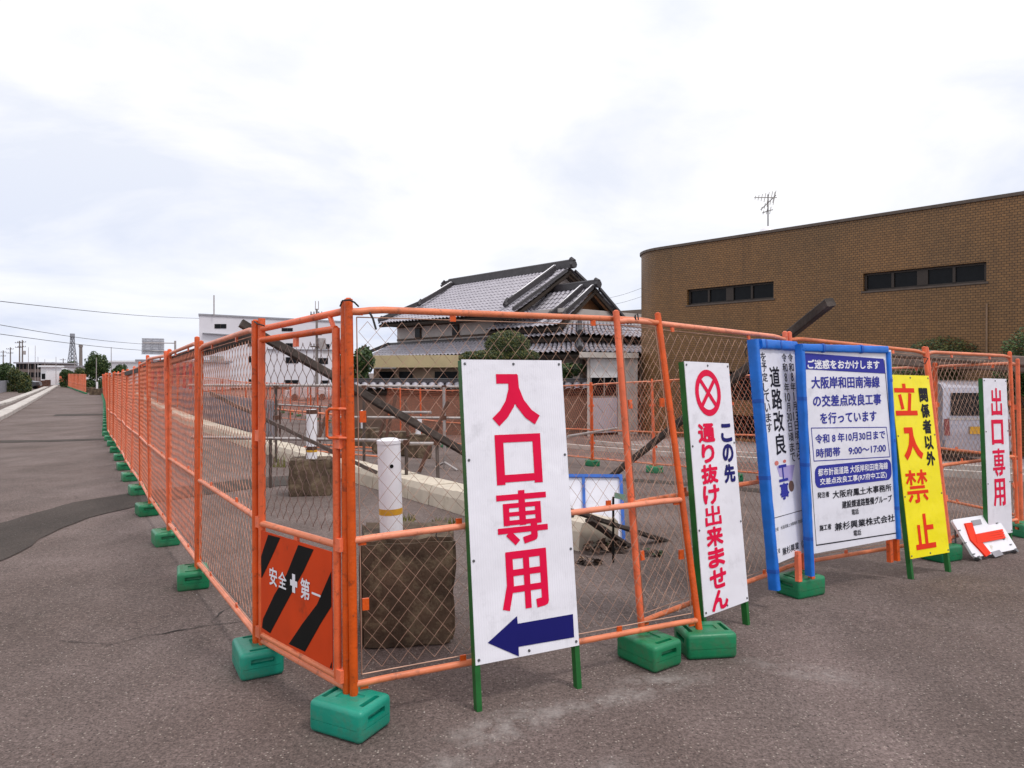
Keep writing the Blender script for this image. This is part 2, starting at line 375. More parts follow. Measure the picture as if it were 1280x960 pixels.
# ---- far gravel strip beside the tiled building, and its two kerbs
KA, KB = Vector((1.35, 22.2)), Vector((10.2, 9.4)); kd = (KB - KA).normalized(); kn_ = Vector((-kd.y, kd.x))
if kn_.y < 0: kn_ = -kn_
def kerb_line(offset, label):
    t_ = thing('road_kerb', label, 'kerb', gp(KA.x, KA.y))
    n = int((KB - KA).length / 1.2); o3 = t_.location
    for k in range(n):
        a = KA + kn_ * offset + kd * (1.2 * k + .01); b_ = KA + kn_ * offset + kd * (1.2 * k + 1.19)
        mb = MB(); za, zb = ground_z(*a), ground_z(*b_); w_ = kn_ * .15
        base_ = [Vector((a.x, a.y, za - .03)), Vector((b_.x, b_.y, zb - .03)), Vector((b_.x + w_.x, b_.y + w_.y, zb - .03)), Vector((a.x + w_.x, a.y + w_.y, za - .03))]
        mb.prism(base_, (0, 0, .15)); mb.build('kerb_stone', m_conc2, t_, o3)
kerb_line(0, 'low pale kerb along the road side in front of the brown tiled building')
kerb_line(1.55, 'second low pale kerb edging the gravel by the brown tiled building')
a0 = KA + kn_ * 1.75; b0 = KB + kn_ * 1.75
strip('gravel_strip', [(a0.x, a0.y), (b0.x, b0.y)], [(a0.x + kn_.x * 4.5, a0.y + kn_.y * 4.5), (b0.x + kn_.x * 4.5, b0.y + kn_.y * 4.5)], m_gravel, .02, .6)

# ---- brown tiled building with a rounded corner
m_tile = bpy.data.materials.new('brown_tile'); m_tile.use_nodes = True
nt = m_tile.node_tree; nd = nt.nodes; lk = nt.links; b = nd['Principled BSDF']; b.inputs['Roughness'].default_value = .45
uvn = nd.new('ShaderNodeUVMap'); uvn.uv_map = 'uv'
br = nd.new('ShaderNodeTexBrick'); lk.new(uvn.outputs[0], br.inputs['Vector']); br.inputs['Scale'].default_value = 1
br.inputs['Brick Width'].default_value = .118; br.inputs['Row Height'].default_value = .070; br.inputs['Mortar Size'].default_value = .007; br.inputs['Mortar Smooth'].default_value = .1
br.inputs['Color1'].default_value = (.250, .128, .042, 1); br.inputs['Color2'].default_value = (.190, .096, .031, 1); br.inputs['Mortar'].default_value = (.048, .023, .008, 1); br.inputs['Bias'].default_value = .0
nz = nd.new('ShaderNodeTexNoise'); nz.inputs['Scale'].default_value = .35; nz.inputs['Detail'].default_value = 6; lk.new(uvn.outputs[0], nz.inputs['Vector'])
rp = nd.new('ShaderNodeValToRGB'); lk.new(nz.outputs['Fac'], rp.inputs[0]); rp.color_ramp.elements[0].position = .35; rp.color_ramp.elements[0].color = (.82, .84, .86, 1); rp.color_ramp.elements[1].position = .65; rp.color_ramp.elements[1].color = (1.1, 1.06, 1.0, 1)
x = nd.new('ShaderNodeMix'); x.data_type = 'RGBA'; x.blend_type = 'MULTIPLY'; x.inputs[0].default_value = 1; lk.new(br.outputs['Color'], x.inputs[6]); lk.new(rp.outputs[0], x.inputs[7])
mpz = nd.new('ShaderNodeMapping'); mpz.inputs['Scale'].default_value = (1.6, .05, 1); lk.new(uvn.outputs[0], mpz.inputs[0])
nz2 = nd.new('ShaderNodeTexNoise'); nz2.inputs['Scale'].default_value = 1.2; nz2.inputs['Detail'].default_value = 5; lk.new(mpz.outputs[0], nz2.inputs['Vector'])
rp2 = nd.new('ShaderNodeValToRGB'); lk.new(nz2.outputs['Fac'], rp2.inputs[0]); rp2.color_ramp.elements[0].position = .28; rp2.color_ramp.elements[0].color = (.72, .72, .72, 1); rp2.color_ramp.elements[1].position = .42; rp2.color_ramp.elements[1].color = (1, 1, 1, 1)
x2 = nd.new('ShaderNodeMix'); x2.data_type = 'RGBA'; x2.blend_type = 'MULTIPLY'; x2.inputs[0].default_value = 1; lk.new(x.outputs[2], x2.inputs[6]); lk.new(rp2.outputs[0], x2.inputs[7])
lk.new(x2.outputs[2], b.inputs['Base Color'])
bp = nd.new('ShaderNodeBump'); bp.inputs['Strength'].default_value = .6; bp.inputs['Distance'].default_value = .01; lk.new(br.outputs['Fac'], bp.inputs['Height']); bp.invert = True; lk.new(bp.outputs[0], b.inputs['Normal'])

ZR = 4.62 + CH                               # roof height of the tiled building
c0 = Vector((5.55, 26.6)); c1 = Vector((13.35, 18.35)); wd = (c1 - c0).normalized(); wn_ = Vector((-wd.y, wd.x))
if wn_.y < 0: wn_ = -wn_                     # into the building
def wall_pt(px):                             # where a photo column meets the wall line
    r_ = (px - 640) / F; s_ = (r_ * c0.y - c0.x) / (wd.x - r_ * wd.y); return s_
TB = thing('tiled_building', 'brown tiled two-storey building with a rounded corner and ribbon windows', 'building', (c0.x, c0.y, ground_z(*c0)))
tb0 = Vector(TB.location)
Lw = 19.0
wins = []
def zat(px, py):
    s_ = wall_pt(px); p = c0 + wd * s_; return CH + (HY - py) / F * p.y
for (xa, xb, yt, yb, n) in ((859, 967, 357.5, 377.5, 4), (1079, 1233, 334.5, 359.5, 4)):
    sa, sb = wall_pt(xa), wall_pt(xb); zt = (zat(xa, {859: 362, 1079: 341}[xa]) + zat(xb, {967: 352, 1233: 328}[xb])) / 2
    zb = (zat(xa, {859: 381.5, 1079: 363.5}[xa]) + zat(xb, {967: 373, 1233: 353}[xb])) / 2; wins.append((sa, sb, zb, zt))
g_s0, g_s1 = wall_pt(872), wall_pt(1050)
holes = wins + [(g_s0, g_s1, .55, 1.55), (g_s0, g_s1, -.75, .05)]
# wall split into a grid around the openings
ss = sorted(set([0, Lw] + [h_[0] for h_ in holes] + [h_[1] for h_ in holes])); zs = sorted(set([-1.2, ZR] + [h_[2] for h_ in holes] + [h_[3] for h_ in holes]))
mb = MB(); UV = {}
def wp(s_, z, d=0.0):
    p = c0 + wd * s_ + wn_ * d; v = Vector((p.x, p.y, z)); return v
for sa, sb in zip(ss, ss[1:]):
    for za, zb in zip(zs, zs[1:]):
        if any(h_[0] - 1e-6 <= sa and sb <= h_[1] + 1e-6 and h_[2] - 1e-6 <= za and zb <= h_[3] + 1e-6 for h_ in holes): continue
        mb.quad(wp(sa, za), wp(sb, za), wp(sb, zb), wp(sa, zb))
for (sa, sb, za, zb) in holes:               # reveals
    d_ = .22
    mb.quad(wp(sa, za), wp(sa, zb), wp(sa, zb, d_), wp(sa, za, d_)); mb.quad(wp(sb, za), wp(sb, zb), wp(sb, zb, d_), wp(sb, za, d_))
    mb.quad(wp(sa, zb), wp(sb, zb), wp(sb, zb, d_), wp(sa, zb, d_)); mb.quad(wp(sa, za), wp(sb, za), wp(sb, za, d_), wp(sa, za, d_))
# rounded corner then side wall
rad = 1.7; cc = c0 + wn_ * rad; arc = []
for k in range(13):
    t_ = math.pi / 2 * k / 12; arc.append(cc - wn_ * rad * math.cos(t_) - wd * rad * math.sin(t_))
arc.append(arc[-1] + wn_ * 14)
for a, b_ in zip(arc, arc[1:]): mb.quad(Vector((a.x, a.y, -1.2)), Vector((b_.x, b_.y, -1.2)), Vector((b_.x, b_.y, ZR)), Vector((a.x, a.y, ZR)))
def uvf(co):
    p = Vector((co.x + tb0.x, co.y + tb0.y)) - c0; s_ = p.dot(wd); d_ = p.dot(wn_)
    if s_ < 0:
        if d_ <= rad: t_ = math.atan2(-s_, rad - d_); s_ = -t_ * rad
        else: s_ = -math.pi / 2 * rad - (d_ - rad)
    elif d_ > .01: s_ += d_
    return (s_ + 30, co.z + 5)
mb.build('wall', m_tile, TB, tb0, uv=uvf)
m_coping = mat('coping_metal', (.10, .075, .06), .5, .3, var=.15)
mb = MB()
outl = [c0 + wd * Lw] + arc
for a, b_ in zip(outl, outl[1:]):
    d_ = (b_ - a).normalized(); nn = Vector((-d_.y, d_.x))
    mb.prism([(a.x + nn.x * .06, a.y + nn.y * .06, ZR), (b_.x + nn.x * .06, b_.y + nn.y * .06, ZR), (b_.x - nn.x * .25, b_.y - nn.y * .25, ZR), (a.x - nn.x * .25, a.y - nn.y * .25, ZR)], (0, 0, .09))
mb.build('coping', m_coping, TB, tb0)
mb = MB(); back = c0 + wd * Lw + wn_ * 15; side = arc[-1]
mb.prism([(c0 + wd * Lw + wn_ * .3).to_3d() + Vector((0, 0, ZR - .3)), (c0 + wn_ * .3).to_3d() + Vector((0, 0, ZR - .3)), (cc - wd * (rad - .3)).to_3d() + Vector((0, 0, ZR - .3)), side.to_3d() + Vector((0, 0, ZR - .3)), back.to_3d() + Vector((0, 0, ZR - .3))], (0, 0, .05))
mb.build('roof', m_conc, TB, tb0)
m_wframe = mat('bronze_window_frame', (.035, .025, .02), .5, .2, var=.1)
for (sa, sb, za, zb) in wins:
    mb = MB()
    for z_, h_ in ((za + .03, .06), (zb - .03, .06)): mb.prism([wp(sa, z_ - .03, .12), wp(sb, z_ - .03, .12), wp(sb, z_ - .03, .18), wp(sa, z_ - .03, .18)], (0, 0, .06))
    for k in range(5):
        s_ = sa + (sb - sa) * k / 4; w_ = .14 if k == 2 else .035
        s_ = min(max(s_, sa + w_), sb - w_)
        mb.prism([wp(s_ - w_, za + .06, .10), wp(s_ + w_, za + .06, .10), wp(s_ + w_, za + .06, .18), wp(s_ - w_, za + .06, .18)], (0, 0, zb - za - .12))
    wf = mb.build('window', m_wframe, TB, tb0)
    for k in range(4):
        a_, b_ = sa + (sb - sa) * k / 4, sa + (sb - sa) * (k + 1) / 4
        mb = MB(); mb.quad(wp(a_, za, .16), wp(b_, za, .16), wp(b_, zb, .16), wp(a_, zb, .16)); mb.build('pane', m_glass, wf, tb0)
    mb = MB(); mb.prism([wp(sa - .05, za - .05, -.03), wp(sb + .05, za - .05, -.03), wp(sb + .05, za - .05, .1), wp(sa - .05, za - .05, .1)], (0, 0, .048)); mb.build('sill', m_coping, wf, tb0)
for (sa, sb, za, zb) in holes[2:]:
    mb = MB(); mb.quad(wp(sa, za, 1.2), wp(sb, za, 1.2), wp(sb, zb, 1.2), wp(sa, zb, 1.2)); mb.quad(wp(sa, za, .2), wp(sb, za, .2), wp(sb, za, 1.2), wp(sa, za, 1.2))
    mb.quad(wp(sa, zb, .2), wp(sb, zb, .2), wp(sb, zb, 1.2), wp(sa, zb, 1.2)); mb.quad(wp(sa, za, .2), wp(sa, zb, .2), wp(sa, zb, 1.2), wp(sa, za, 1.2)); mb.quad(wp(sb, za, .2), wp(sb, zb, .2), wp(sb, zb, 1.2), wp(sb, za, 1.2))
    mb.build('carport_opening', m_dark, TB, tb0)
mb = MB(); sx_ = wall_pt(1234); mb.tube(wp(sx_, 1.9, -.05), wp(sx_, 3.35, -.05), .025, 8); mb.build('downpipe', mat('faded_pipe', (.24, .15, .09), .6), TB, tb0, smooth=40)
# antenna behind the parapet, white dome under it
ap = at(960, 262, 34); az0 = ZR - .2
AN = thing('roof_antenna', 'spindly television antenna standing on the tiled building roof', 'antenna', (ap.x, ap.y, az0))
top = CH + (HY - 243) / F * 34
m_ant = mat('antenna_metal', (.16, .15, .15), .5, .5)
mb = MB(); mb.tube(ap.xy.to_3d() + Vector((0, 0, az0)), ap.xy.to_3d() + Vector((0, 0, top)), .03, 6); mb.build('mast', m_ant, AN, AN.location)
def P3(px, py, Y=34): return at(px, py, Y)
for (a, b_, nel) in (((943, 247), (971, 247), 7), ((951, 262), (970, 244), 5), ((953, 266), (966, 262), 3)):
    mb = MB(); A, B = P3(*a), P3(*b_); mb.tube(A, B, .022, 5)
    for k in range(nel):
        p = A.lerp(B, (k + .3) / nel); h_ = .1 + .05 * k; mb.tube(p - Vector((h_ * .4, h_ * .6, h_)), p + Vector((h_ * .4, h_ * .6, h_)), .016, 4)
    mb.build('antenna_boom', m_ant, AN, AN.location)
mb = MB(); p = P3(959, 284, 33.2)
for k in range(6):
    r0, r1 = .42 * math.cos(k * .26), .42 * math.cos((k + 1) * .26); mb.tube((p.x, p.y, p.z - .5 + .55 * math.sin(k * .26)), (p.x, p.y, p.z - .5 + .55 * math.sin((k + 1) * .26)), r0, 14, r1)
tag(mb.build('roof_vent', m_pvc, smooth=50), 'small white domed vent under the television antenna', 'roof vent')

# ---- tiled-roof Japanese house
m_kawara = mat('grey_roof_tile', (.38, .36, .405), .38, var=.16, vscale=5, spec=.5)
m_trough = mat('shaded_trough_tile', (.085, .075, .085), .6, var=.3, vscale=3)  # groove strips between tile crests: their shade is painted in as a darker colour
m_ridge = mat('dark_ridge_tile', (.038, .033, .038), .45, var=.25, vscale=3)
m_plaster = mat('grey_white_plaster', (.50, .46, .44), .85, var=.12, vscale=1.5)
m_wood = mat('dark_wood', (.06, .035, .022), .7, var=.3)
m_wood2 = mat('brown_gable_wood', (.22, .10, .045), .65, var=.2)
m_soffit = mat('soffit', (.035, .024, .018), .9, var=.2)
HO = Vector((2.28, 29.8, 0)); hr = Vector((-.66, .75, 0)).normalized(); hp = Vector((.75, .66, 0)).normalized()
def H(a, b_, z): return HO + hr * a + hp * b_ + Vector((0, 0, z))
HS = thing('traditional_house', 'traditional two-storey house with grey tiled hip-and-gable roofs', 'house', (HO.x, HO.y, -.85)); h0 = Vector(HS.location)
def tiled_doc(): pass
def tiled(name, e0, e1, r0, r1, parent, under=True):
    """tiled slope: eave e0-e1, top r0-r1; rounded ridges down the slope and a step per course"""
    e0, e1, r0, r1 = map(Vector, (e0, e1, r0, r1)); wlen = max((e1 - e0).length, (r1 - r0).length); sl = (r0.lerp(r1, .5) - e0.lerp(e1, .5)).length
    nw = max(2, round(wlen / .32)); nr = max(2, round(sl / .36)); nrm = (e1 - e0).cross(r0 - e0).normalized()
    if nrm.z < 0: nrm = -nrm
    prof = [(0, -.03), (.12, -.075), (.26, -.03), (.42, .01), (.58, .035), (.74, .03), (.90, .0)]
    us = [(k + u) / nw for k in range(nw) for u, _ in prof] + [1.0]; hs = [h_ for k in range(nw) for _, h_ in prof] + [0]
    mb = MB(); n = len(us)
    for j in range(nr):
        for e_, dh in ((j / nr, .035), ((j + 1) / nr, 0.0)):
            sag = -.10 * math.sin(math.pi * e_)
            for u, h_ in zip(us, hs):
                p = e0.lerp(e1, u).lerp(r0.lerp(r1, u), e_); mb.v.append(tuple(p + nrm * (h_ + dh + sag)))
    for j in range(nr):
        for i in range(n - 1):
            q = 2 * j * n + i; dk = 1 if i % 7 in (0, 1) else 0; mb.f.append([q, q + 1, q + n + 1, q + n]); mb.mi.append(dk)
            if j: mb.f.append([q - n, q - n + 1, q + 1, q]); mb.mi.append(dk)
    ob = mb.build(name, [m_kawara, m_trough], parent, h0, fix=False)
    if under:
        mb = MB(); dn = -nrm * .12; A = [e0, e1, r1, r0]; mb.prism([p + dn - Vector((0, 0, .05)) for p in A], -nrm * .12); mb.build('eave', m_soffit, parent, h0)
    return ob
def ridge(p, q, w, h_, parent, cap=True, line=False):
    p, q = Vector(p), Vector(q); d = (q - p).normalized(); n_ = Vector((-d.y, d.x, 0)).normalized(); mb = MB(); mb.cur = 0
    h_ *= .68; w *= .85; mb.prism([p - n_ * w, p + n_ * w, p + n_ * w * .8 + Vector((0, 0, h_)), p - n_ * w * .8 + Vector((0, 0, h_))], q - p)
    mb.cur = 1; mb.tube(p + Vector((0, 0, h_ + .02)), q + Vector((0, 0, h_ + .02)), w * .62, 8)
    if cap:
        mb.tube(p - d * .14 + Vector((0, 0, h_ * .45)), p + d * .02 + Vector((0, 0, h_ * .45)), w * 1.35, 8)
        mb.tube(p - d * .10 + Vector((0, 0, h_ * .9)), p + d * .12 + Vector((0, 0, h_ * 1.35)), w * .9, 7)
    ob = mb.build('ridge', [m_ridge, m_ridge], parent, h0, smooth=40)
    if line:
        mb = MB(); a = p.lerp(q, .12) + Vector((0, 0, h_ * 1.25)); b_ = q - d * .1 + Vector((0, 0, h_ * 1.5)); mb.sweep([a, b_, b_ + d * .12 - Vector((0, 0, h_ * .2)), b_ + d * .12 - Vector((0, 0, h_ * .9))], .028, 5)
        for f_ in (.35, .7): c = a.lerp(b_, f_); mb.tube(c, c - Vector((0, 0, h_ * .7)), .02, 4)
        mb.build('ridge_rail', m_pvc, parent, h0)
    return ob
RZ = 6.94
R2, R1 = (4.28, 4.5), (14.3, 4.5)
main = tiled('roof', H(16.1, .5, 4.45), H(3.9, .5, 4.30), H(14.3, 4.5, RZ - .1), H(4.1, 4.5, RZ - .1), HS)
tiled('roof', H(3.9, 8.6, 4.4), H(16.1, 8.6, 4.4), H(4.1, 4.5, RZ - .1), H(14.3, 4.5, RZ - .1), HS)
tiled('roof', H(16.1, 8.6, 4.4), H(16.1, .5, 4.45), H(14.4, 4.9, RZ - .4), H(14.4, 4.1, RZ - .4), HS)
ridge(H(3.95, 4.5, RZ - .15), H(14.4, 4.5, RZ - .12), .17, .5, HS)
ridge(H(14.6, 4.2, RZ - .3), H(14.3, 4.5, RZ - .15), .14, .5, HS)
ridge(H(5.0, 1.0, 4.72), H(4.9, 4.2, RZ - .25), .11, .34, HS, line=True)           # descending ridges near the gable
ridge(H(13.9, 2.0, 5.45), H(13.9, 4.3, RZ - .2), .11, .30, HS, line=True)
ridge(H(15.95, .6, 4.55), H(14.2, 2.2, 5.5), .12, .26, HS)
ridge(H(4.0, .55, 4.42), H(4.05, 4.2, RZ - .35), .10, .14, HS, cap=False)
ridge(H(4.0, 8.4, 4.52), H(4.05, 4.8, RZ - .35), .10, .14, HS, cap=False)
mb = MB(); mb.prism([H(4.7, .9, 4.35), H(4.7, 8.1, 4.4), H(4.7, 4.5, RZ - .35)], hr * .2); mb.build('gable', m_plaster, HS, h0)
mb = MB(); mb.prism([H(4.2, .75, 4.33), H(4.2, 1.3, 4.33), H(4.2, 4.5, RZ - .55), H(4.2, 4.5, RZ - .22)], hr * .07); mb.prism([H(4.2, 8.3, 4.4), H(4.2, 7.8, 4.4), H(4.2, 4.5, RZ - .56), H(4.2, 4.5, RZ - .22)], hr * .068); mb.build('bargeboard', m_wood, HS, h0)
tiled('roof', H(3.0, .9, 4.0), H(3.0, 5.5, 4.0), H(4.6, 1.3, 4.75), H(4.6, 5.5, 4.75), HS, False)
# wing with its own gable, nearer and lower
WZ = 5.55
tiled('roof', H(6.5, .9, 3.62), H(1.45, .9, 3.62), H(6.5, 3.5, WZ), H(1.5, 3.5, WZ), HS)
tiled('roof', H(1.45, 6.3, 3.6), H(6.5, 6.3, 3.6), H(1.5, 3.5, WZ), H(6.5, 3.5, WZ), HS)
ridge(H(1.4, 3.5, WZ - .03), H(6.4, 3.5, WZ - .03), .15, .38, HS)
ridge(H(2.25, 1.2, 3.98), H(2.2, 3.3, WZ - .12), .10, .27, HS, line=True); ridge(H(1.55, 1.5, 4.1), H(1.5, 3.3, WZ - .14), .09, .22, HS, line=True)
ridge(H(1.5, 6.1, 3.75), H(1.45, 3.7, WZ - .14), .09, .16, HS, cap=False)
mb = MB(); mb.prism([H(2.1, 1.2, 3.7), H(2.1, 6.0, 3.7), H(2.1, 3.5, WZ - .2)], hr * .15); mb.build('gable', m_wood2, HS, h0)
mb = MB(); mb.prism([H(1.6, 1.1, 3.62), H(1.6, 1.6, 3.62), H(1.6, 3.5, WZ - .42), H(1.6, 3.5, WZ - .15)], hr * .07); mb.prism([H(1.6, 6.1, 3.6), H(1.6, 5.6, 3.6), H(1.6, 3.5, WZ - .43), H(1.6, 3.5, WZ - .15)], hr * .068); mb.build('bargeboard', m_wood2, HS, h0)
# first-floor skirt roofs
tiled('roof', H(17.2, 0, 2.45), H(6.0, 0, 2.40), H(16.6, 1.55, 3.2), H(6.0, 1.55, 3.2), HS)
tiled('roof', H(6.0, -.02, 2.39), H(-.85, -.02, 2.37), H(6.0, 1.2, 2.98), H(.4, 1.2, 2.98), HS)
tiled('roof', H(-.85, -.02, 2.37), H(-.85, 7.4, 2.42), H(.4, 1.2, 2.98), H(.4, 7.4, 3.02), HS)
tiled('roof', H(6.4, .75, 3.15), H(-.1, .75, 3.15), H(6.4, 2.1, 3.85), H(1.2, 2.1, 3.85), HS)
tiled('roof', H(-.1, .75, 3.15), H(-.1, 7.2, 3.15), H(1.2, 2.1, 3.85), H(1.2, 7.2, 3.85), HS)
ridge(H(-.75, .05, 2.45), H(.35, 1.15, 2.95), .12, .22, HS); ridge(H(0, .85, 3.2), H(1.1, 2.0, 3.78), .12, .2, HS)
ridge(H(.35, 1.25, 2.92), H(.35, 7.3, 2.96), .10, .16, HS, cap=False); ridge(H(.5, 1.2, 2.92), H(6, 1.2, 2.92), .10, .16, HS, cap=False)
ridge(H(6.1, 1.55, 3.12), H(16.7, 1.55, 3.12), .12, .18, HS, cap=False); ridge(H(17.1, .08, 2.5), H(16.5, 1.5, 3.15), .11, .2, HS)
mb = MB(); mb.prism([H(1.6, 1.65, -1), H(15.8, 1.65, -1), H(15.8, 8, -1), H(1.6, 8, -1)], (0, 0, 5.45)); mb.build('wall', m_plaster, HS, h0)
mb = MB(); mb.prism([H(.5, 1.35, -1), H(.5, 7.2, -1), H(1.55, 7.2, -1), H(1.55, 1.35, -1)], (0, 0, 3.85)); mb.build('wall', m_plaster, HS, h0)
mb = MB()
for z_ in (3.42, 4.16): mb.prism([H(1.7, 1.56, z_), H(15.7, 1.56, z_), H(15.7, 1.66, z_), H(1.7, 1.66, z_)], (0, 0, .09))
mb.build('wall_beam', m_wood, HS, h0)
def Hpx(px, b_, z):
    r_ = (px - 640) / F; base_ = HO + hp * b_; a_ = (base_.x - r_ * base_.y) / (r_ * hr.y - hr.x); return a_
for px, w_, z0, z1, kd_ in ((523, .55, 3.5, 4.1, 0), (570, .55, 3.5, 4.1, 0), (622.5, .62, 3.5, 4.15, 1), (551, .0, 0, 0, 0)):
    if not w_: continue
    a_ = Hpx(px, 1.6, 3.8); mb = MB()
    if kd_: pts = [H(a_ - w_ / 2, 1.54, z0), H(a_ - w_ / 2 - .04, 1.54, z0 + .35), H(a_ - w_ * .3, 1.54, z1 - .1), H(a_, 1.54, z1), H(a_ + w_ * .3, 1.54, z1 - .1), H(a_ + w_ / 2 + .04, 1.54, z0 + .35), H(a_ + w_ / 2, 1.54, z0)]
    else: pts = [H(a_ - w_ / 2, 1.54, z0), H(a_ - w_ / 2, 1.54, z1), H(a_ + w_ / 2, 1.54, z1), H(a_ + w_ / 2, 1.54, z0)]
    mb.prism(pts, hp * .08); wf = mb.build('window', m_wood, HS, h0)
    mb = MB(); cpt = sum((Vector(p) for p in pts), Vector()) / len(pts); mb.prism([cpt + (Vector(p) - cpt) * .82 - hp * .012 for p in pts], hp * .01); mb.build('pane', m_glass, wf, h0)
mb = MB(); mb.prism([H(1.7, 1.5, -.8), H(15.7, 1.5, -.8), H(15.7, 1.64, -.8), H(1.7, 1.64, -.8)], (0, 0, 3.1)); mb.build('shutter_wall', m_wood, HS, h0)
for a_ in (-.2, 1.6, 3.4, 5.2):                       # verandah posts under the side roof
    mb = MB(); p = H(-.45, .5 + a_ + .3, 0); mb.box((p.x, p.y, .75), (.14, .14, 3.3)); mb.build('post', m_wood, HS, h0)
# pale yellow canopy on the left
A, B = at(449, 452, 29.5), at(606, 452, 28.5)
CY = thing('yellow_canopy', 'long pale yellow flat canopy below the lowest left roof of the house', 'canopy', (A.x, A.y, -.85)); cy0 = Vector(CY.location)
m_cream = mat('cream_canopy', (.52, .42, .24), .7, var=.12, vscale=1)
mb = MB(); A2, B2 = Vector((A.x, A.y, 1.72)), Vector((B.x, B.y, 1.72)); bk = Vector((.3, 2.2, 0))
mb.prism([A2 - Vector((.2, 0, 0)), B2, B2 + bk, A2 + bk], (0, 0, .5)); mb.build('fascia', m_cream, CY, cy0)
mb = MB(); mb.prism([Vector((A2.x + .5, A2.y + .5, -.9)), Vector((B2.x - .4, B2.y + .5, -.9)), Vector((B2.x - .4, B2.y + 2, -.9)), Vector((A2.x + .5, A2.y + 2, -.9))], (0, 0, 2.6)); mb.build('back_wall', mat('tan_wall', (.30, .22, .16), .9), CY, cy0)
for f0, f1 in ((.15, .27), (.31, .42), (.6, .78)):
    mb = MB(); q0, q1 = A2.lerp(B2, f0), A2.lerp(B2, f1); mb.prism([Vector((q0.x, q0.y + .44, .75)), Vector((q1.x, q1.y + .44, .75)), Vector((q1.x, q1.y + .49, .75)), Vector((q0.x, q0.y + .49, .75))], (0, 0, .8)); mb.build('window', m_glass, CY, cy0)

# ---- boundary wall of the house, with a small tiled top
m_bwall = mat('brown_render', (.185, .115, .085), .9, var=.14, vscale=.8, dirt=(.10, .065, .05), dirt_amt=.2, dscale=.7)
W0, W1 = gx(428, 27.0), gx(736, 26.6)
BW = thing('boundary_wall', 'long brown rendered garden wall with a tiled top in front of the house', 'wall', W0); bw0 = Vector(W0)
mb = MB(); d = (W1 - W0); d.z = 0; ln = d.length; d.normalize(); n_ = Vector((-d.y, d.x, 0))
mb.prism([W0 - Vector((0, 0, .2)), W0 + d * ln - Vector((0, 0, .2)), W0 + d * ln + n_ * .2 - Vector((0, 0, .2)), W0 + n_ * .2 - Vector((0, 0, .2))], (0, 0, 1.92)); mb.build('wall_panel', m_bwall, BW, bw0)
mb = MB(); mb.prism([W0 - n_ * .02 - Vector((0, 0, .2)), W0 + d * ln - n_ * .02 - Vector((0, 0, .2)), W0 + d * ln - Vector((0, 0, .2)), W0 - Vector((0, 0, .2))], (0, 0, .75)); mb.build('wall_base', mat('wall_base', (.13, .085, .065), .9), BW, bw0)
zt = W0.z + 1.74
_h0 = h0; h0 = bw0
tiled('roof', Vector((W0.x, W0.y, zt)) - n_ * .25, Vector((W0.x, W0.y, zt)) + d * ln - n_ * .25, Vector((W0.x, W0.y, zt + .28)) + n_ * .1, Vector((W0.x, W0.y, zt + .28)) + d * ln + n_ * .1, BW)
tiled('roof', Vector((W0.x, W0.y, zt)) + d * ln + n_ * .45, Vector((W0.x, W0.y, zt)) + n_ * .45, Vector((W0.x, W0.y, zt + .28)) + d * ln + n_ * .1, Vector((W0.x, W0.y, zt + .28)) + n_ * .1, BW)
ridge(Vector((W0.x, W0.y, zt + .27)) + n_ * .1, Vector((W0.x, W0.y, zt + .27)) + d * ln + n_ * .1, .08, .1, BW, cap=False)
h0 = _h0

# ---- white garage between the wall and the tiled building
m_gw = mat('garage_white', (.46, .43, .41), .8, var=.1, vscale=1, dirt=(.25, .22, .2), dirt_amt=.15, dscale=1)
m_gp = mat('garage_panel', (.42, .39, .44), .6, var=.06)
GA, GB = gx(734, 26.2), gx(797, 27.4)
GR = thing('garage', 'small white garage with a flat roof and raised shutter beside the tiled building', 'garage', GA); g0_ = Vector(GA)
d = (GB - GA); d.z = 0; ln = d.length; d.normalize(); n_ = Vector((-d.y, d.x, 0))
def gg(s_, z, dd=0.0): return Vector((GA.x, GA.y, z)) + d * s_ + Vector((.11, .99, 0)) * dd
s1 = ln * .60
mb = MB(); mb.prism([gg(s1, -1), gg(ln, -1), gg(ln, -1, 3), gg(s1, -1, 3)], (0, 0, 3.05)); mb.prism([gg(0, -1, 0), gg(.12, -1, 0), gg(.12, -1, 3), gg(0, -1, 3)], (0, 0, 3.05)); mb.prism([gg(.12, -1, 2.9), gg(s1, -1, 2.9), gg(s1, -1, 3), gg(.12, -1, 3)], (0, 0, 3.05)); mb.build('wall', m_gw, GR, g0_)
mb = MB(); mb.prism([gg(-.35, 2.06, -.3), gg(ln + .02, 2.06, -.3), gg(ln + .02, 2.06, 3.2), gg(-.35, 2.06, 3.2)], (0, 0, .2)); mb.build('roof', m_conc2, GR, g0_)
mb = MB(); mb.prism([gg(.14, 1.32, .05), gg(s1 - .01, 1.32, .05), gg(s1 - .01, 1.32, .1), gg(.14, 1.32, .1)], (0, 0, .72)); mb.build('shutter', mat('shutter_white', (.66, .66, .68), .6), GR, g0_)
mb = MB(); mb.prism([gg(.14, -.75, .06), gg(s1 - .01, -.75, .06), gg(s1 - .01, -.75, .12), gg(.14, -.75, .12)], (0, 0, 1.32)); mb.build('lower_panel', m_gp, GR, g0_)
mb = MB()
for s_ in (.17, (s1 + .14) / 2, s1 - .05): mb.prism([gg(s_ - .03, .58, .05), gg(s_ + .03, .58, .05), gg(s_ + .03, .58, .11), gg(s_ - .03, .58, .11)], (0, 0, .73))
mb.prism([gg(.14, .58, .06), gg(s1, .58, .06), gg(s1, .58, .105), gg(.14, .58, .105)], (0, 0, .05)); wf = mb.build('window', m_steel, GR, g0_)
mb = MB(); mb.quad(gg(.14, .57, .13), gg(s1, .57, .13), gg(s1, 1.32, .13), gg(.14, 1.32, .13)); mb.build('pane', m_glass, wf, g0_)
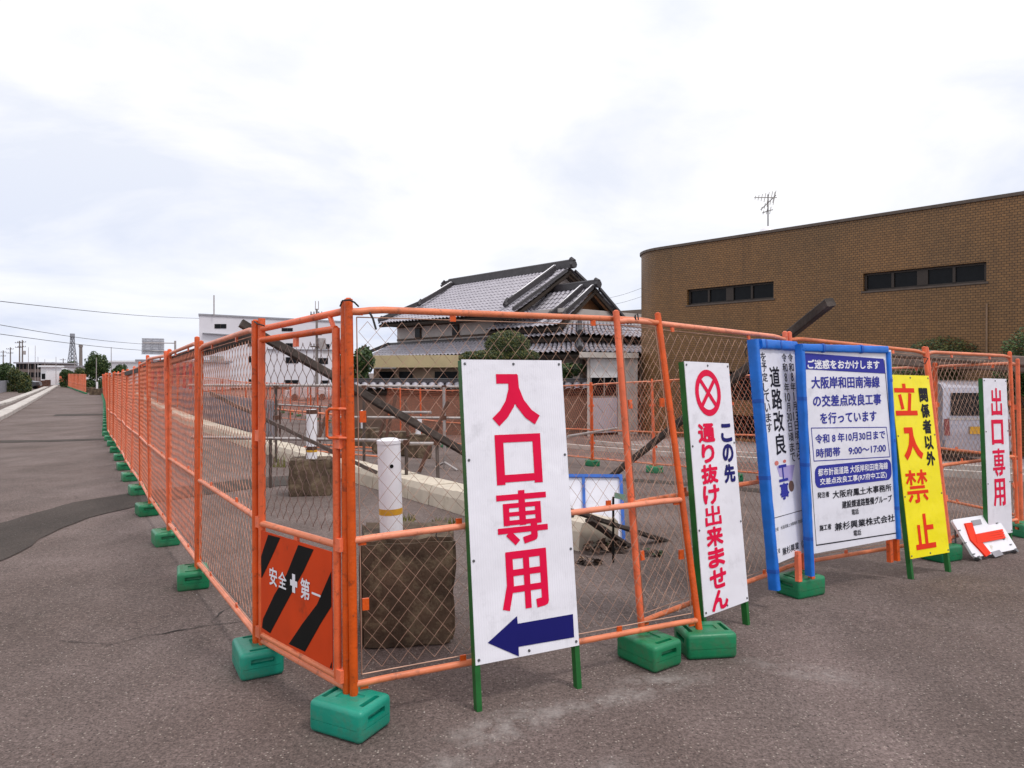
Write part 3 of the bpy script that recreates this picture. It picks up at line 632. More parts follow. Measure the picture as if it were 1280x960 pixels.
# low dark roof seen between house and tiled building
A, B = at(768, 389, 45), at(812, 386, 45); mb = MB(); mb.prism([A, B, B + Vector((0, 6, 0)), A + Vector((0, 6, 0))], (0, 0, -.35)); mb.prism([Vector((A.x + .3, A.y + .3, -.9)), Vector((B.x, B.y + .3, -.9)), Vector((B.x, B.y + 5.6, -.9)), Vector((A.x + .3, A.y + 5.6, -.9))], (0, 0, A.z + .5))
tag(mb.build('annex_building', mat('annex_brown', (.14, .11, .09), .8)), 'plain brown flat-roofed annex behind the house, left of the tiled building', 'building')

# ---- foliage
m_leafs = [mat('leaf_dark', (.018, .042, .010), .6, var=.4), mat('leaf_mid', (.045, .085, .016), .6, var=.4), mat('leaf_light', (.10, .135, .028), .6, var=.3)]
m_yleafs = [m_leafs[0], mat('leaf_olive', (.075, .085, .018), .6, var=.4), mat('leaf_yellow', (.15, .14, .03), .6, var=.3)]
m_bark = mat('bark', (.07, .05, .035), .9, var=.3, bump=.6)
def foliage(blobs, n, size, seed=1, lump=(.82, 1.12)):
    r_ = random.Random(seed); mb = MB(); tot = sum(b_[1][0] * b_[1][1] for b_ in blobs)
    for c, rr in blobs:
        k = int(n * rr[0] * rr[1] / tot); c = Vector(c); lumps = [(Vector((r_.gauss(0, 1), r_.gauss(0, 1), r_.gauss(0, 1))).normalized(), r_.uniform(*lump)) for _ in range(14)]
        for _ in range(k):
            d_ = Vector((r_.gauss(0, 1), r_.gauss(0, 1), r_.gauss(0, 1))).normalized()
            f_ = max(lumps, key=lambda l_: l_[0].dot(d_))[1]
            q = (r_.random() ** .28) * f_; p = c + Vector((d_.x * rr[0], d_.y * rr[1], d_.z * rr[2])) * q
            s_ = size * r_.uniform(.6, 1.5); a = Vector((r_.gauss(0, 1), r_.gauss(0, 1), r_.gauss(0, 1))).normalized(); b_ = a.orthogonal().normalized()
            mb.cur = min(2, max(0, int(r_.gauss(1.0, .8)))); mb.add([p - a * s_, p + b_ * s_ * .5, p + a * s_, p - b_ * s_ * .5], [(0, 1, 2, 3)])
    return mb
def tree(name, label, cat, base_, blobs, n, size, mats=m_leafs, seed=1, trunk=.12, stems=3, group=None, lump=(.82, 1.12)):
    T = thing(name, label, cat, base_, group); o_ = Vector(base_)
    foliage(blobs, n, size, seed, lump).build('crown', mats, T, o_, fix=False)
    mb = MB(); r_ = random.Random(seed + 50); c = Vector(blobs[0][0])
    mid = o_.lerp(c, .45) + Vector((r_.uniform(-.1, .1), 0, 0)); mb.sweep([o_ - Vector((0, 0, .1)), o_.lerp(mid, .5), mid], [trunk, trunk * .85, trunk * .7], 7)
    for cc_, rr in blobs[:max(1, stems)]: mb.sweep([mid, mid.lerp(Vector(cc_), .6) + Vector((r_.uniform(-.1, .1), 0, .05)), Vector(cc_)], [trunk * .6, trunk * .4, trunk * .15], 5)
    mb.build('trunk', m_bark, T, o_, smooth=60); return T
c = at(632, 436, 26.5); tree('clipped_pine', 'dome-shaped clipped garden pine in front of the house roofs', 'tree', (c.x, c.y, -.85), [(at(634, 431, 26.8), (.88, .7, .55)), (at(612, 446, 26.4), (.75, .6, .28)), (at(652, 445, 26.6), (.7, .6, .25)), (at(590, 447, 26.6), (.5, .4, .25))], 20000, .034, m_yleafs, 3, lump=(.95, 1.03))
c = at(450, 452, 28); tree('garden_tree', 'small dark conifer at the left end of the yellow canopy', 'tree', (c.x, c.y, -.85), [(at(455, 450, 28), (.42, .4, .55)), (at(450, 470, 28), (.4, .4, .6))], 3000, .06, m_leafs, 5)
c = at(429, 465, 27.6); tree('garden_tree', 'round dark conifer just left of the corner fence post', 'tree', (c.x, c.y, -.85), [(at(429, 458, 27.6), (.42, .4, .55)), (at(428, 478, 27.6), (.38, .4, .6))], 3000, .06, m_leafs, 6)
c = at(710, 462, 27.6); tree('garden_shrub', 'dark leafy shrub behind the tiled garden wall near the garage', 'shrub', (c.x, c.y, -.85), [(at(712, 462, 27.6), (.6, .4, .3)), (at(700, 472, 27.6), (.5, .4, .3))], 1500, .06, m_leafs, 8)
for k, (px, py, Y, w_, h_, lab) in enumerate(((1190, 444, 19.6, 1.2, .5, 'rounded green shrub below the tiled wall, left of the pair'), (1288, 450, 17.5, .7, .8, 'rounded green shrub at the right edge by the last posts'))):
    c = at(px, py, Y); z0 = ground_z(c.x, c.y)
    tree('round_shrub', lab, 'shrub', (c.x, c.y, z0), [((c.x, c.y, c.z), (w_, .6, h_)), ((c.x - .3, c.y + .1, c.z - .5), (w_ * .9, .4, .5)), ((c.x + .4, c.y + .1, c.z - .6), (w_ * .8, .4, .5))], 12000, .036, m_leafs if k else m_yleafs, 20 + k, .06)
c = at(1132, 455, 19.6); z0 = ground_z(c.x, c.y)
tree('round_shrub', 'low dark shrub between the yellow sign and the blue sign, behind the logs', 'shrub', (c.x, c.y, z0), [((c.x, c.y, 1.3), (.8, .5, .5)), ((c.x, c.y, .5), (.9, .5, .7))], 7000, .036, m_leafs, 24, .05)

# ---- white building at left
m_wb = mat('white_cladding', (.66, .64, .69), .7, var=.05, vscale=.3, dirt=(.5, .46, .44), dirt_amt=.1, dscale=.3)
A, B = Vector((at(249, 0, 98).x, 98, 0)), Vector((at(428, 0, 112).x, 112, 0))
WB = thing('white_building', 'white three-storey factory building with small dark windows at left', 'building', (A.x, A.y, -.5)); wb0 = Vector(WB.location)
d = (B - A); ln = d.length; d.normalize(); n_ = Vector((-d.y, d.x, 0)); zt = CH + (HY - 394) / F * 98
def wq(px, py, off=0.0):
    r_ = (px - 640) / F; s_ = (r_ * A.y - A.x) / (d.x - r_ * d.y); p = A + d * s_ - n_ * off; return Vector((p.x, p.y, CH + (HY - py) / F * p.y))
mb = MB(); z0 = -.6; mb.prism([Vector((A.x, A.y, z0)), Vector((B.x, B.y, z0)), Vector((B.x, B.y, z0)) + Vector((-5.6, 14, 0)), Vector((A.x, A.y, z0)) + Vector((-5.9, 14, 0))], (0, 0, zt + .6)); mb.build('wall', m_wb, WB, wb0)
mb = MB(); mb.prism([Vector((A.x, A.y, zt)) - n_ * .15 - d * .15, Vector((B.x, B.y, zt)) - n_ * .15, Vector((B.x, B.y, zt)) + Vector((-5.6, 14, 0)), Vector((A.x, A.y, zt)) + Vector((-6.0, 14, 0))], (0, 0, .22)); mb.build('parapet', mat('parapet_grey', (.3, .3, .33), .7), WB, wb0)
mb = MB(); mb.prism([wq(253, 416), wq(330, 421), wq(330, 422), wq(253, 417)], -n_ * .5); mb.prism([wq(335, 436), wq(427, 437), wq(427, 438), wq(335, 437)], -n_ * .3); mb.build('ledge', mat('parapet_grey', (.3, .3, .33), .7), WB, wb0)
for (xa, xb, ya, yb) in ((268, 283, 405, 410.5), (352, 366, 410, 414), (398, 411, 411.5, 415.5), (310, 320, 427, 433), (357, 366, 429, 435), (400, 412, 430, 436), (263, 279, 445, 452), (311, 320, 445, 453), (357, 373, 446.5, 454), (395, 410, 447.5, 455), (262, 279, 474.5, 477.5), (311, 322, 474, 480), (356, 373, 475, 480), (401, 411, 475.5, 481)):
    mb = MB(); q = [wq(xa, ya, .03), wq(xb, ya, .03), wq(xb, yb, .03), wq(xa, yb, .03)]; mb.prism(q, n_ * .04); wf = mb.build('window', m_coping, WB, wb0)
    for k in range(2):
        mb = MB(); a_, b_ = q[0].lerp(q[1], .04 + k * .48), q[0].lerp(q[1], .48 + k * .48); c_, e_ = q[3].lerp(q[2], .48 + k * .48), q[3].lerp(q[2], .04 + k * .48); mb.prism([a_ - n_ * .04, b_ - n_ * .04, c_ - n_ * .04, e_ - n_ * .04], n_ * .03); mb.build('pane', m_glass if xa != 263 else m_steel, wf, wb0)
mb = MB(); mb.tube(wq(266, 394, .5), wq(266, 369, .5), .09, 6); mb.build('flue_pipe', m_steel, WB, wb0)
# utility pole in front of it
p = gx(396, 60); PT = CH + (HY - 377) / F * 60
m_pole = mat('concrete_pole', (.20, .17, .16), .8, var=.2)
def utility_pole(px, Y, top_py, label, arms=((.6, .5), (1.2, .45)), tr=False, r=.15):
    b_ = gx(px, Y); tz = CH + (HY - top_py) / F * Y; T = thing('utility_pole', label, 'utility pole', b_); o_ = Vector(b_)
    mb = MB(); mb.tube(b_, (b_.x, b_.y, tz), r, 8, r * .6); mb.build('pole', m_pole, T, o_, smooth=50)
    for dz, hw in arms:
        mb = MB(); mb.box((b_.x, b_.y - r, tz - dz), (hw * 2, .1, .1))
        for s_ in (-.9, -.4, .4, .9): mb.tube((b_.x + hw * s_, b_.y - r, tz - dz), (b_.x + hw * s_, b_.y - r, tz - dz + .25), .05, 5)
        mb.build('crossarm', m_darksteel, T, o_)
    if tr:
        mb = MB(); mb.tube((b_.x + .45, b_.y, tz - 3.4), (b_.x + .45, b_.y, tz - 2.5), .32, 10); mb.build('transformer', m_steel, T, o_, smooth=50)
    return T
T = utility_pole(396, 60, 386, 'utility pole with twin antennas standing in front of the white building', ((.5, .5), (2.2, .45), (3.2, .5)), True)
mb = MB()
for s_ in (-.12, .14): mb.tube((p.x + s_, p.y, PT - .7), (p.x + s_, p.y, PT + .05), .035, 5)
mb.build('antenna', m_steel, T, T.location)
for px, Y, ty, lab in ((4, 200, 438, 'utility pole nearest the left edge of the distant skyline'), (13, 190, 434, 'utility pole second from the left on the distant skyline'), (24.5, 170, 426, 'left pole of the tall distant pair at far left'), (28, 165, 425, 'right pole of the tall distant pair, carrying a transformer'), (79, 240, 448, 'short distant utility pole left of the lattice tower')):
    utility_pole(px, Y, ty, lab, ((.5, 1.0), (1.6, .9)), px == 28, .2)
for px, Y, ty, lab in ((35.5, 120, 434, 'slim lamp mast left of the low dark building'), (44, 130, 432, 'tall slim mast above the low dark building'), (47.5, 130, 446, 'shorter slim mast beside the tall slim one'), (56, 130, 449, 'thin mast by the white hut'), (70, 120, 446, 'thin mast left of the lattice tower'), (93.5, 100, 437, 'thin mast between lattice tower and chimney'), (120.5, 78, 447, 'thin grey pole in front of the big roadside tree'), (139, 85, 434, 'thin pole at the right edge of the big roadside tree')):
    b_ = gx(px, Y); mb = MB(); mb.tube(b_, (b_.x, b_.y, CH + (HY - ty) / F * Y), .055, 6, .035); tag(mb.build('lamp_mast', m_steel, None, b_), lab, 'mast').location = b_

# ---- lattice tower and chimney
TW = thing('lattice_tower', 'grey steel lattice tower on the distant horizon', 'tower', gx(90.5, 480)); tw0 = Vector(TW.location)
tzt = CH + (HY - 417) / F * 480; mb = MB(); cx, cy = tw0.x, tw0.y; lv = 9
m_twr = mat('tower_steel', (.26, .27, .31), .7)
def tp(k, i):
    f_ = i / lv; w_ = 2.3 * (1 - f_) ** 1.5 + .8; s_ = ((-1, -1), (1, -1), (1, 1), (-1, 1))[k % 4]; return Vector((cx + s_[0] * w_, cy + s_[1] * w_, tw0.z + (tzt - 2 - tw0.z) * f_))
for i in range(lv):
    for k in range(4): mb.tube(tp(k, i), tp(k, i + 1), .28, 4); mb.tube(tp(k, i), tp(k + 1, i + 1), .16, 4); mb.tube(tp(k + 1, i), tp(k, i + 1), .16, 4); mb.tube(tp(k, i + 1), tp(k + 1, i + 1), .2, 4)
mb.build('lattice', m_twr, TW, tw0)
mb = MB(); mb.tube((cx, cy, tzt - 2.5), (cx, cy, tzt), 1.5, 10); mb.build('tower_head', m_twr, TW, tw0)
b_ = gx(101, 300); mb = MB(); mb.tube(b_, (b_.x, b_.y, CH + (HY - 431) / F * 300), .75, 10, .6); mb.tube((b_.x, b_.y, CH + (HY - 434) / F * 300), (b_.x, b_.y, CH + (HY - 431) / F * 300), .8, 10); o = mb.build('chimney', m_pole, None, b_, smooth=50); o.location = b_; tag(o, 'slim brown chimney to the right of the lattice tower', 'chimney')

# ---- distant buildings
def simple_building(name, label, pxa, pxb, Y, ptop, m, roof=None, depth=10, nwin=0, wrow=(.35, .65), wm=None, rows=1, wcol=.62, dy=0):
    A_, B_ = gx(pxa, Y), gx(pxb, Y + dy); T = thing(name, label, 'building', A_); o_ = Vector(A_); zt_ = CH + (HY - ptop) / F * Y; z0_ = A_.z - .2
    d_ = B_ - A_; d_.z = 0; l_ = d_.length; d_.normalize(); n2 = Vector((-d_.y, d_.x, 0))
    def q(s_, z, off=0): return Vector((A_.x, A_.y, z)) + d_ * s_ + n2 * off
    mb = MB(); mb.prism([q(0, z0_), q(l_, z0_), q(l_, z0_, depth), q(0, z0_, depth)], (0, 0, zt_ - z0_)); mb.build('wall', m, T, o_)
    mb = MB(); mb.prism([q(-.3, zt_ + .01, -.4), q(l_ + .3, zt_ + .01, -.4), q(l_ + .3, zt_ + .01, depth + .3), q(-.3, zt_ + .01, depth + .3)], (0, 0, .3)); mb.build('roof', roof or m, T, o_)
    for rr in range(rows):
        f0, f1 = wrow[0] + rr * .42, wrow[1] + rr * .42
        for k in range(nwin):
            s0 = l_ * (k + (1 - wcol) / 2) / nwin; s1_ = l_ * (k + (1 + wcol) / 2) / nwin; mb = MB()
            zz0, zz1 = z0_ + (zt_ - z0_) * f0, z0_ + (zt_ - z0_) * f1; mb.prism([q(s0, zz0, -.06), q(s1_, zz0, -.06), q(s1_, zz1, -.06), q(s0, zz1, -.06)], n2 * .05); mb.build('window', wm or m_glass, T, o_)
    return T
m_far1 = mat('far_brown', (.16, .12, .11), .8); m_far2 = mat('far_white', (.78, .78, .82), .7, var=.03); m_far3 = mat('far_grey', (.30, .29, .32), .8); m_pinkw = mat('pink_white', (.62, .52, .54), .7); m_redc = mat('red_column', (.45, .04, .05), .5)
simple_building('low_building', 'low dark brown building behind the tall pole pair', 20, 52, 150, 454.5, m_far1, m_far3, 12, 7, (.30, .55), None, 2, .7)
simple_building('white_hut', 'tiny white hut beside the thin masts at the end of the road', 51, 58, 120, 459, m_far2, m_far2, 4, 1)
simple_building('grey_shed', 'grey shed with several dark doors at the end of the road', 55, 76, 135, 462, m_far3, m_far2, 6, 4, (.1, .7))
simple_building('far_house', 'pale house with grey hipped roof left of the big roadside tree', 84, 104, 130, 459, m_far2, m_far3, 8, 3)
simple_building('warehouse', 'long white warehouse roof behind the roadside trees', 136, 181, 125, 453, m_far2, m_far2, 20, 0)
T = simple_building('red_white_building', 'long pale pink building with red columns beyond the fence', 174, 247, 88, 452.5, m_pinkw, m_far3, 10, 9, (.45, .85), mat('far_pane', (.20, .17, .2), .3), 1, .4)
for k in range(10):
    p_ = gx(175 + k * 7.9, 87.4); mb = MB(); mb.box((p_.x, p_.y, 1.0), (.3, .25, 3.4)); mb.build('red_column', m_redc, T, T.location)
# trees and hedges near the road end
def far_tree(px, py, Y, w, h, label, seed, mats=m_leafs, n=6000, size=.085):
    c_ = at(px, py, Y); z0_ = ground_z(c_.x, c_.y); s_ = Y / F
    return tree('roadside_tree', label, 'tree', (c_.x, c_.y, z0_), [((c_.x, c_.y, c_.z), (w * s_ * .75, w * s_ * .6, h * s_ * .8)), ((c_.x - w * s_ * .45, c_.y, c_.z - h * s_ * .35), (w * s_ * .5, w * s_ * .5, h * s_ * .55)), ((c_.x + w * s_ * .45, c_.y, c_.z - h * s_ * .35), (w * s_ * .55, w * s_ * .5, h * s_ * .55)), ((c_.x, c_.y, c_.z - h * s_ * .8), (w * s_ * .8, w * s_ * .5, h * s_ * .6)), ((c_.x - w * s_ * .5, c_.y, z0_ + .5), (w * s_ * .6, w * s_ * .4, .7)), ((c_.x + w * s_ * .5, c_.y, z0_ + .5), (w * s_ * .6, w * s_ * .4, .7))], n, size, mats, seed, .15, lump=(.68, 1.28))
far_tree(121, 453, 80, 15, 15, 'big dark green tree at the end of the fence by the road', 31, n=9000, size=.10)
far_tree(150, 462, 76, 10, 8.5, 'small green tree just right of the big roadside tree', 32)
far_tree(84, 466, 95, 9, 6, 'low green bush below the lattice tower', 33); far_tree(101, 465, 90, 9, 7, 'light green bush touching the left of the big tree', 34, m_yleafs)
far_tree(6, 462, 75, 15, 11, 'dark green hedge tree at the left edge of the photo', 35, n=8000); far_tree(19, 467, 72, 10, 9, 'yellow-green hedge tree beside the left edge', 36, m_yleafs)
far_tree(31, 474, 68, 8, 10, 'bush of tall grass by the grey lot fence', 37, m_yleafs); far_tree(65, 457, 260, 11, 5, 'far dark trees left of the lattice tower', 38, n=2600, size=.3); far_tree(90, 455, 300, 6, 5, 'far dark trees at the foot of the lattice tower', 39, n=2600, size=.3)
# parked car roof and grey panels at the far left lot
A, B = gx(-14, 64), gx(24, 80); T = thing('lot_fence', 'low grey panel fence around the lot at the far left', 'fence', A); d = B - A; nP = 6
for k in range(nP):
    p0, p1 = A + d * (k / nP), A + d * ((k + .97) / nP); mb = MB(); mb.prism([p0, p1, p1 + Vector((.1, .1, 0)), p0 + Vector((.1, .1, 0))], (0, 0, 1.15)); mb.build('panel', mat('lot_panel_grey', (.25, .25, .28), .7), T, A)
def car(name, label, loc, rz, m_body, prof, L, Wd, wheels, van=False):
    """car built from a side profile (x along length, z height) with glass, wheels, lamps and bumpers"""
    T = thing(name, label, 'van' if van else 'car', loc); T.rotation_euler = (0, 0, rz)
    mb = MB(); n = len(prof); ins = .0; secs = []
    for y, sc, dz in ((-Wd / 2, .93, .0), (-Wd / 2 + .05, .985, 0), (-Wd / 2 + .14, 1, 0), (Wd / 2 - .14, 1, 0), (Wd / 2 - .05, .985, 0), (Wd / 2, .93, 0)):
        row = []
        for (x_, z_) in prof:
            k_ = max(0, (z_ - .95) / 1.0); row.append((x_ * (1 - (1 - sc) * .25), y * (1 - .13 * k_), .2 + (z_ - .2) * (1 - (1 - sc) * .35)))
        secs.append(row)
    for row in secs: mb.v += row
    for j in range(len(secs) - 1):
        for i in range(n):
            i2 = (i + 1) % n; mb.f.append([j * n + i, j * n + i2, (j + 1) * n + i2, (j + 1) * n + i]); mb.mi.append(0)
    mb.f.append(list(range(n))[::-1]); mb.mi.append(0); mb.f.append([5 * n + i for i in range(n)]); mb.mi.append(0)
    mb.build('body', m_body, T, smooth=35)
    return T
m_silver = mat('silver_paint', (.42, .40, .46), .25, .45, var=.03, coat=.6)
m_rubber = mat('tyre_rubber', (.015, .015, .015), .8); m_rim = mat('wheel_rim', (.35, .35, .37), .35, .7)
# kei van, rear corner towards the camera: length along local x (rear at x=0), width 1.48, height 1.9
VW, VL, VH = 1.48, 3.35, 1.88
vprof = [(0.02, .30), (0, .62), (.03, 1.0), (.10, 1.45), (.16, 1.72), (.30, 1.84), (.55, 1.87), (1.9, 1.88), (2.35, 1.83), (2.62, 1.65), (2.95, 1.12), (3.2, .98), (3.33, .80), (3.35, .45), (3.3, .30), (2.9, .26), (.4, .26)]
vb = gp(10.68, 16.3); V = car('parked_van', 'silver boxy van parked before the tiled building, seen through the mesh', vb, 0, m_silver, vprof, VL, VW, True, True)
rearm = Vector((.83, -.56, 0)).normalized()           # along the rear face
V.rotation_euler = (0, 0, R(84))      # body length runs back and to the left
def vpart(name, pts, m, off, parent=V):
    mb = MB(); mb.prism(pts, off); return mb.build(name, m, parent)
def side_y(z): return VW / 2 * (1 - .13 * max(0, (z - .95)))
for (x0, x1) in ((.35, 1.10), (1.22, 1.98), (2.06, 2.62)):
    for s_ in (-1, 1):
        z0_, z1_ = 1.08, 1.62; w_ = vpart('side_window', [(x0, s_ * (side_y(z0_) + .004), z0_), (x1 + (.14 if x1 > 2.5 else 0), s_ * (side_y(z0_) + .004), z0_), (x1 - .02, s_ * (side_y(z1_) + .004), z1_), (x0 + .04, s_ * (side_y(z1_) + .004), z1_)], m_glass, (0, s_ * .012, 0))
vpart('rear_window', [(.025, -.55, 1.08), (.025, .55, 1.08), (.115, .5, 1.60), (.115, -.5, 1.60)], m_glass, (-.03, 0, 0))
vpart('tailgate_trim', [(-.005, -.6, .98), (-.005, .6, .98), (-.0, .6, 1.03), (-.0, -.6, 1.03)], m_steel, (-.02, 0, 0))
for s_ in (-1, 1): vpart('tail_lamp', [(-.012, s_ * .60, .62), (-.012, s_ * .71, .62), (.03, s_ * .70, 1.0), (.03, s_ * .60, 1.0)], mat('tail_lamp_dark', (.20, .03, .03), .3), (-.03, 0, 0))
vpart('rear_bumper', [(-.03, -.72, .28), (-.03, .72, .28), (-.03, .72, .52), (-.03, -.72, .52)], m_silver, (-.06, 0, 0))
vpart('number_plate', [(-.02, -.165, .66), (-.02, .165, .66), (-.02, .165, .83), (-.02, -.165, .83)], m_tape, (-.015, 0, 0))
for x_ in (.55, 2.75):
    for s_ in (-1, 1):
        mb = MB(); mb.tube((x_, s_ * (VW / 2 - .12), .27), (x_, s_ * (VW / 2 + .01), .27), .27, 20); w_ = mb.build('wheel', m_rubber, V, smooth=40)
        mb = MB(); mb.tube((x_, s_ * (VW / 2), .27), (x_, s_ * (VW / 2 + .02), .27), .16, 14); mb.build('rim', m_rim, w_, smooth=40)
cb = gx(4, 84); cprof = [(0, .4), (.02, .85), (.5, .95), (.95, 1.38), (2.3, 1.4), (2.9, .98), (3.8, .85), (3.9, .45), (3.5, .28), (.3, .28)]
T = car('parked_car', 'dark car roof showing over the low grey lot fence', cb, R(10), mat('dark_car_paint', (.03, .03, .035), .3, .3, coat=.5), cprof, 3.9, 1.6, True)
for s_ in (-1, 1):
    mb = MB(); mb.prism([(.75, s_ * .77, .98), (2.75, s_ * .77, .98), (2.25, s_ * .735, 1.33), (1.05, s_ * .735, 1.33)], (0, s_ * .012, 0)); mb.build('side_window', m_glass, T)
    for x_ in (.8, 3.1):
        mb = MB(); mb.tube((x_, s_ * .62, .3), (x_, s_ * .81, .3), .3, 14); mb.build('wheel', m_rubber, T, smooth=40)

for px, Y, rz, col_, lab in ((356, 62, 20, (.62, .62, .66), 'small white car parked far behind the gate, left of three'), (384, 66, 15, (.55, .56, .6), 'small pale car parked far behind the gate, middle of three'), (416, 60, 25, (.65, .64, .66), 'small white car parked far behind the gate, right of three')):
    T = car('parked_car', lab, gx(px, Y), R(rz), mat('pale_car_paint', (.6, .6, .63), .3, .1, coat=.5), cprof, 3.9, 1.6, True)
    for s_ in (-1, 1):
        mb = MB(); mb.prism([(.75, s_ * .77, .98), (2.75, s_ * .77, .98), (2.25, s_ * .735, 1.33), (1.05, s_ * .735, 1.33)], (0, s_ * .012, 0)); mb.build('side_window', m_glass, T)
        for x_ in (.8, 3.1):
            mb = MB(); mb.tube((x_, s_ * .62, .3), (x_, s_ * .81, .3), .3, 14); mb.build('wheel', m_rubber, T, smooth=40)
# ---- overhead road sign seen from behind
sp = gx(219, 89); T = thing('overhead_sign', 'back of a pale road direction sign on an arm over the road', 'road sign', sp); s0_ = Vector(sp)
mb = MB(); mb.tube(sp, at(219, 426, 89), .13, 8); mb.build('pole', m_steel, T, s0_, smooth=50)
mb = MB()
for py in (429, 439): mb.tube(at(179, py - .5, 88.8), at(220, py, 89), .07, 6)
mb.build('arm', m_steel, T, s0_)
mb = MB(); q = [at(177.5, 423, 89.3), at(205, 423.5, 89.3), at(205, 443, 89.3), at(177, 442.5, 89.3)]; mb.prism(q, (0, .08, 0)); mb.build('sign_panel', mat('sign_back', (.60, .61, .66), .7), T, s0_)
mb = MB()
for k in range(7):
    f_ = k / 6; mb.tube(q[0].lerp(q[3], f_) - Vector((0, .06, 0)), q[1].lerp(q[2], f_) - Vector((0, .06, 0)), .035, 4)
for f_ in (.12, .45, .8): mb.tube(q[0].lerp(q[1], f_) - Vector((0, .1, 0)), q[3].lerp(q[2], f_) - Vector((0, .1, 0)), .05, 4)
mb.build('stiffener', mat('stiffener_grey', (.42, .43, .47), .7), T, s0_)

# ---- power lines
def wire(label, pts, Y, r=.035):
    P = [at(px, py, yy) for (px, py), yy in zip(pts, Y)]; mb = MB(); out_ = []
    for k in range(len(P) - 1):
        for j in range(8): out_.append(P[k].lerp(P[k + 1], j / 8) - Vector((0, 0, .25 * math.sin(math.pi * j / 8))))
    mb.sweep(out_ + [P[-1]], r, 5); tag(mb.build('power_line', m_cord), label, 'power line')
wire('topmost power line crossing the sky at the left', [(-40, 372), (249, 398)], (40, 98), .022); wire('middle power line crossing the sky at the left', [(-40, 399), (178, 430)], (45, 88), .022); wire('lowest power line crossing the sky at the left', [(-40, 412), (216, 440)], (45, 90), .022)
wire('thin power line between the house and the tiled building', [(735, 376), (812, 356)], (60, 60), .012); wire('thin power line just under the other one beside the house', [(735, 384), (812, 367)], (60, 60), .012)
# ================================================================== FENCES
PR, RR = .0185, .0155
def wire_mesh(fn, w, h, d=.040, dz=.045, r=.0016, n=3, seed=1, amp=.006, mb=None, curl=False):
    """chain link: interlocked zigzag wires over the surface fn(x, z)"""
    r_ = random.Random(seed); mb = mb or MB(); ph = [r_.uniform(0, 6) for _ in range(6)]
    nx_, nz_ = int(w / d), int(h / dz)
    def jit(x, z):
        return (amp * math.sin(x * 5 + ph[0]) * math.sin(z * 4 + ph[1]) + amp * .5 * math.sin(x * 13 + z * 9 + ph[2]),
                amp * math.sin(x * 4 + ph[3]) * math.sin(z * 5 + ph[4]) + amp * .5 * math.sin(z * 15 + x * 7 + ph[5]))
    for i in range(nx_):
        pts = []
        for j in range(nz_ + 1):
            k = (j + i) % 2; x = (i + k) * d + (w - nx_ * d) / 2; z = j * dz + (h - nz_ * dz) / 2; a, b_ = jit(x, z); fx = math.sin(math.pi * min(1, max(0, x / w))); fz = math.sin(math.pi * min(1, max(0, z / h)))
            if curl and j:
                kp = (j - 1 + i) % 2; xp = (i + kp) * d + (w - nx_ * d) / 2; zp = z - dz
                for t_, e_ in ((.22, .10), (.5, .5), (.78, .90)):
                    xx, zz = xp + (x - xp) * e_, zp + dz * t_; a2, b2 = jit(xx, zz); pts.append(fn(xx + a2 * fx, zz + b2 * fz))
            pts.append(fn(x + a * fx, z + b_ * fz))
        mb.sweep(pts, r, n)
    return mb
def panel_parts(T, o, A0, A1, B0, B1, seed=1, zb=.17, zm=.78, zt=1.76, h=1.80, posts=(1, 1), rail=m_orange_pale, postm=m_orange, pr=PR, wirem=None, mesh_zb=None, dd=.040, dzz=.045, wr=.00135, curl=False):
    """A0/B0 feet and A1/B1 tops of the two posts; rails and mesh between them"""
    A0, A1, B0, B1 = map(Vector, (A0, A1, B0, B1)); w = (B0 - A0).length
    def P(u, z): return A0.lerp(A1, z / h).lerp(B0.lerp(B1, z / h), u)
    for k, (a, b_) in enumerate(((A0, A1), (B0, B1))):
        if posts[k]:
            mb = MB(); d_ = (b_ - a).normalized(); mb.tube(a + d_ * .02, b_, pr, 12); mb.tube(b_, b_ + d_ * .006, pr * .8, 12, pr * .5); mb.build('post', postm, T, o, smooth=50)
    ux = pr / w
    for z, nm, dip in ((zt, 'top_rail', .012), (zm, 'middle_rail', .003), (zb, 'bottom_rail', .003)):
        mb = MB(); pts = [P(ux * .5, z - dip), P(ux + .012, z - dip), P(.05, z - dip * .4), P(.085, z)] + [P(t_, z) for t_ in (.3, .5, .7)] + [P(.915, z), P(.95, z - dip * .4), P(1 - ux - .012, z - dip), P(1 - ux * .5, z - dip)]
        mb.sweep(pts, RR, 8); mb.build(nm, rail, T, o, smooth=50)
    # hooks that hold the mesh, tack plates at the corners
    mb = MB(); up = (A1 - A0).normalized(); rt = (B0 - A0).normalized(); mtx = Matrix((rt, up.cross(rt), up)).transposed()
    for z in (zt, zm, zb):
        for u in (.27, .73): mb.box(P(u, z + (-.026 if z > 1 else .022)), (.028, .010, .032), mtx)
    for z in (.5, 1.3):
        for u in (ux + .02, 1 - ux - .02): mb.box(P(u, z), (.028, .012, .05), mtx)
    for z in (zt, zm, zb):
        for u in (ux + .014, 1 - ux - .014): mb.box(P(u, z - .012), (.034, .01, .03), mtx)
    tag(mb.build('bracket', postm, T, o), kind='stuff')
    z0 = mesh_zb if mesh_zb is not None else zb + .035
    hh = zt - .035 - z0; m0 = .035; ww = w - 2 * m0
    def fn(x, z): return P((m0 + x) / w, z0 + z)
    mb = wire_mesh(fn, ww, hh, dd, dzz, seed=seed, r=wr, curl=curl, amp=.010 if curl else .007)
    for pts in ([fn(0, hh), fn(ww, hh)], [fn(0, 0), fn(ww, 0)], [fn(0, 0), fn(0, hh)], [fn(ww, 0), fn(ww, hh)]): mb.tube(pts[0], pts[1], .0026, 4)
    return mb.build('chain_link', wirem or m_wire, T, o, smooth=60, fix=False)
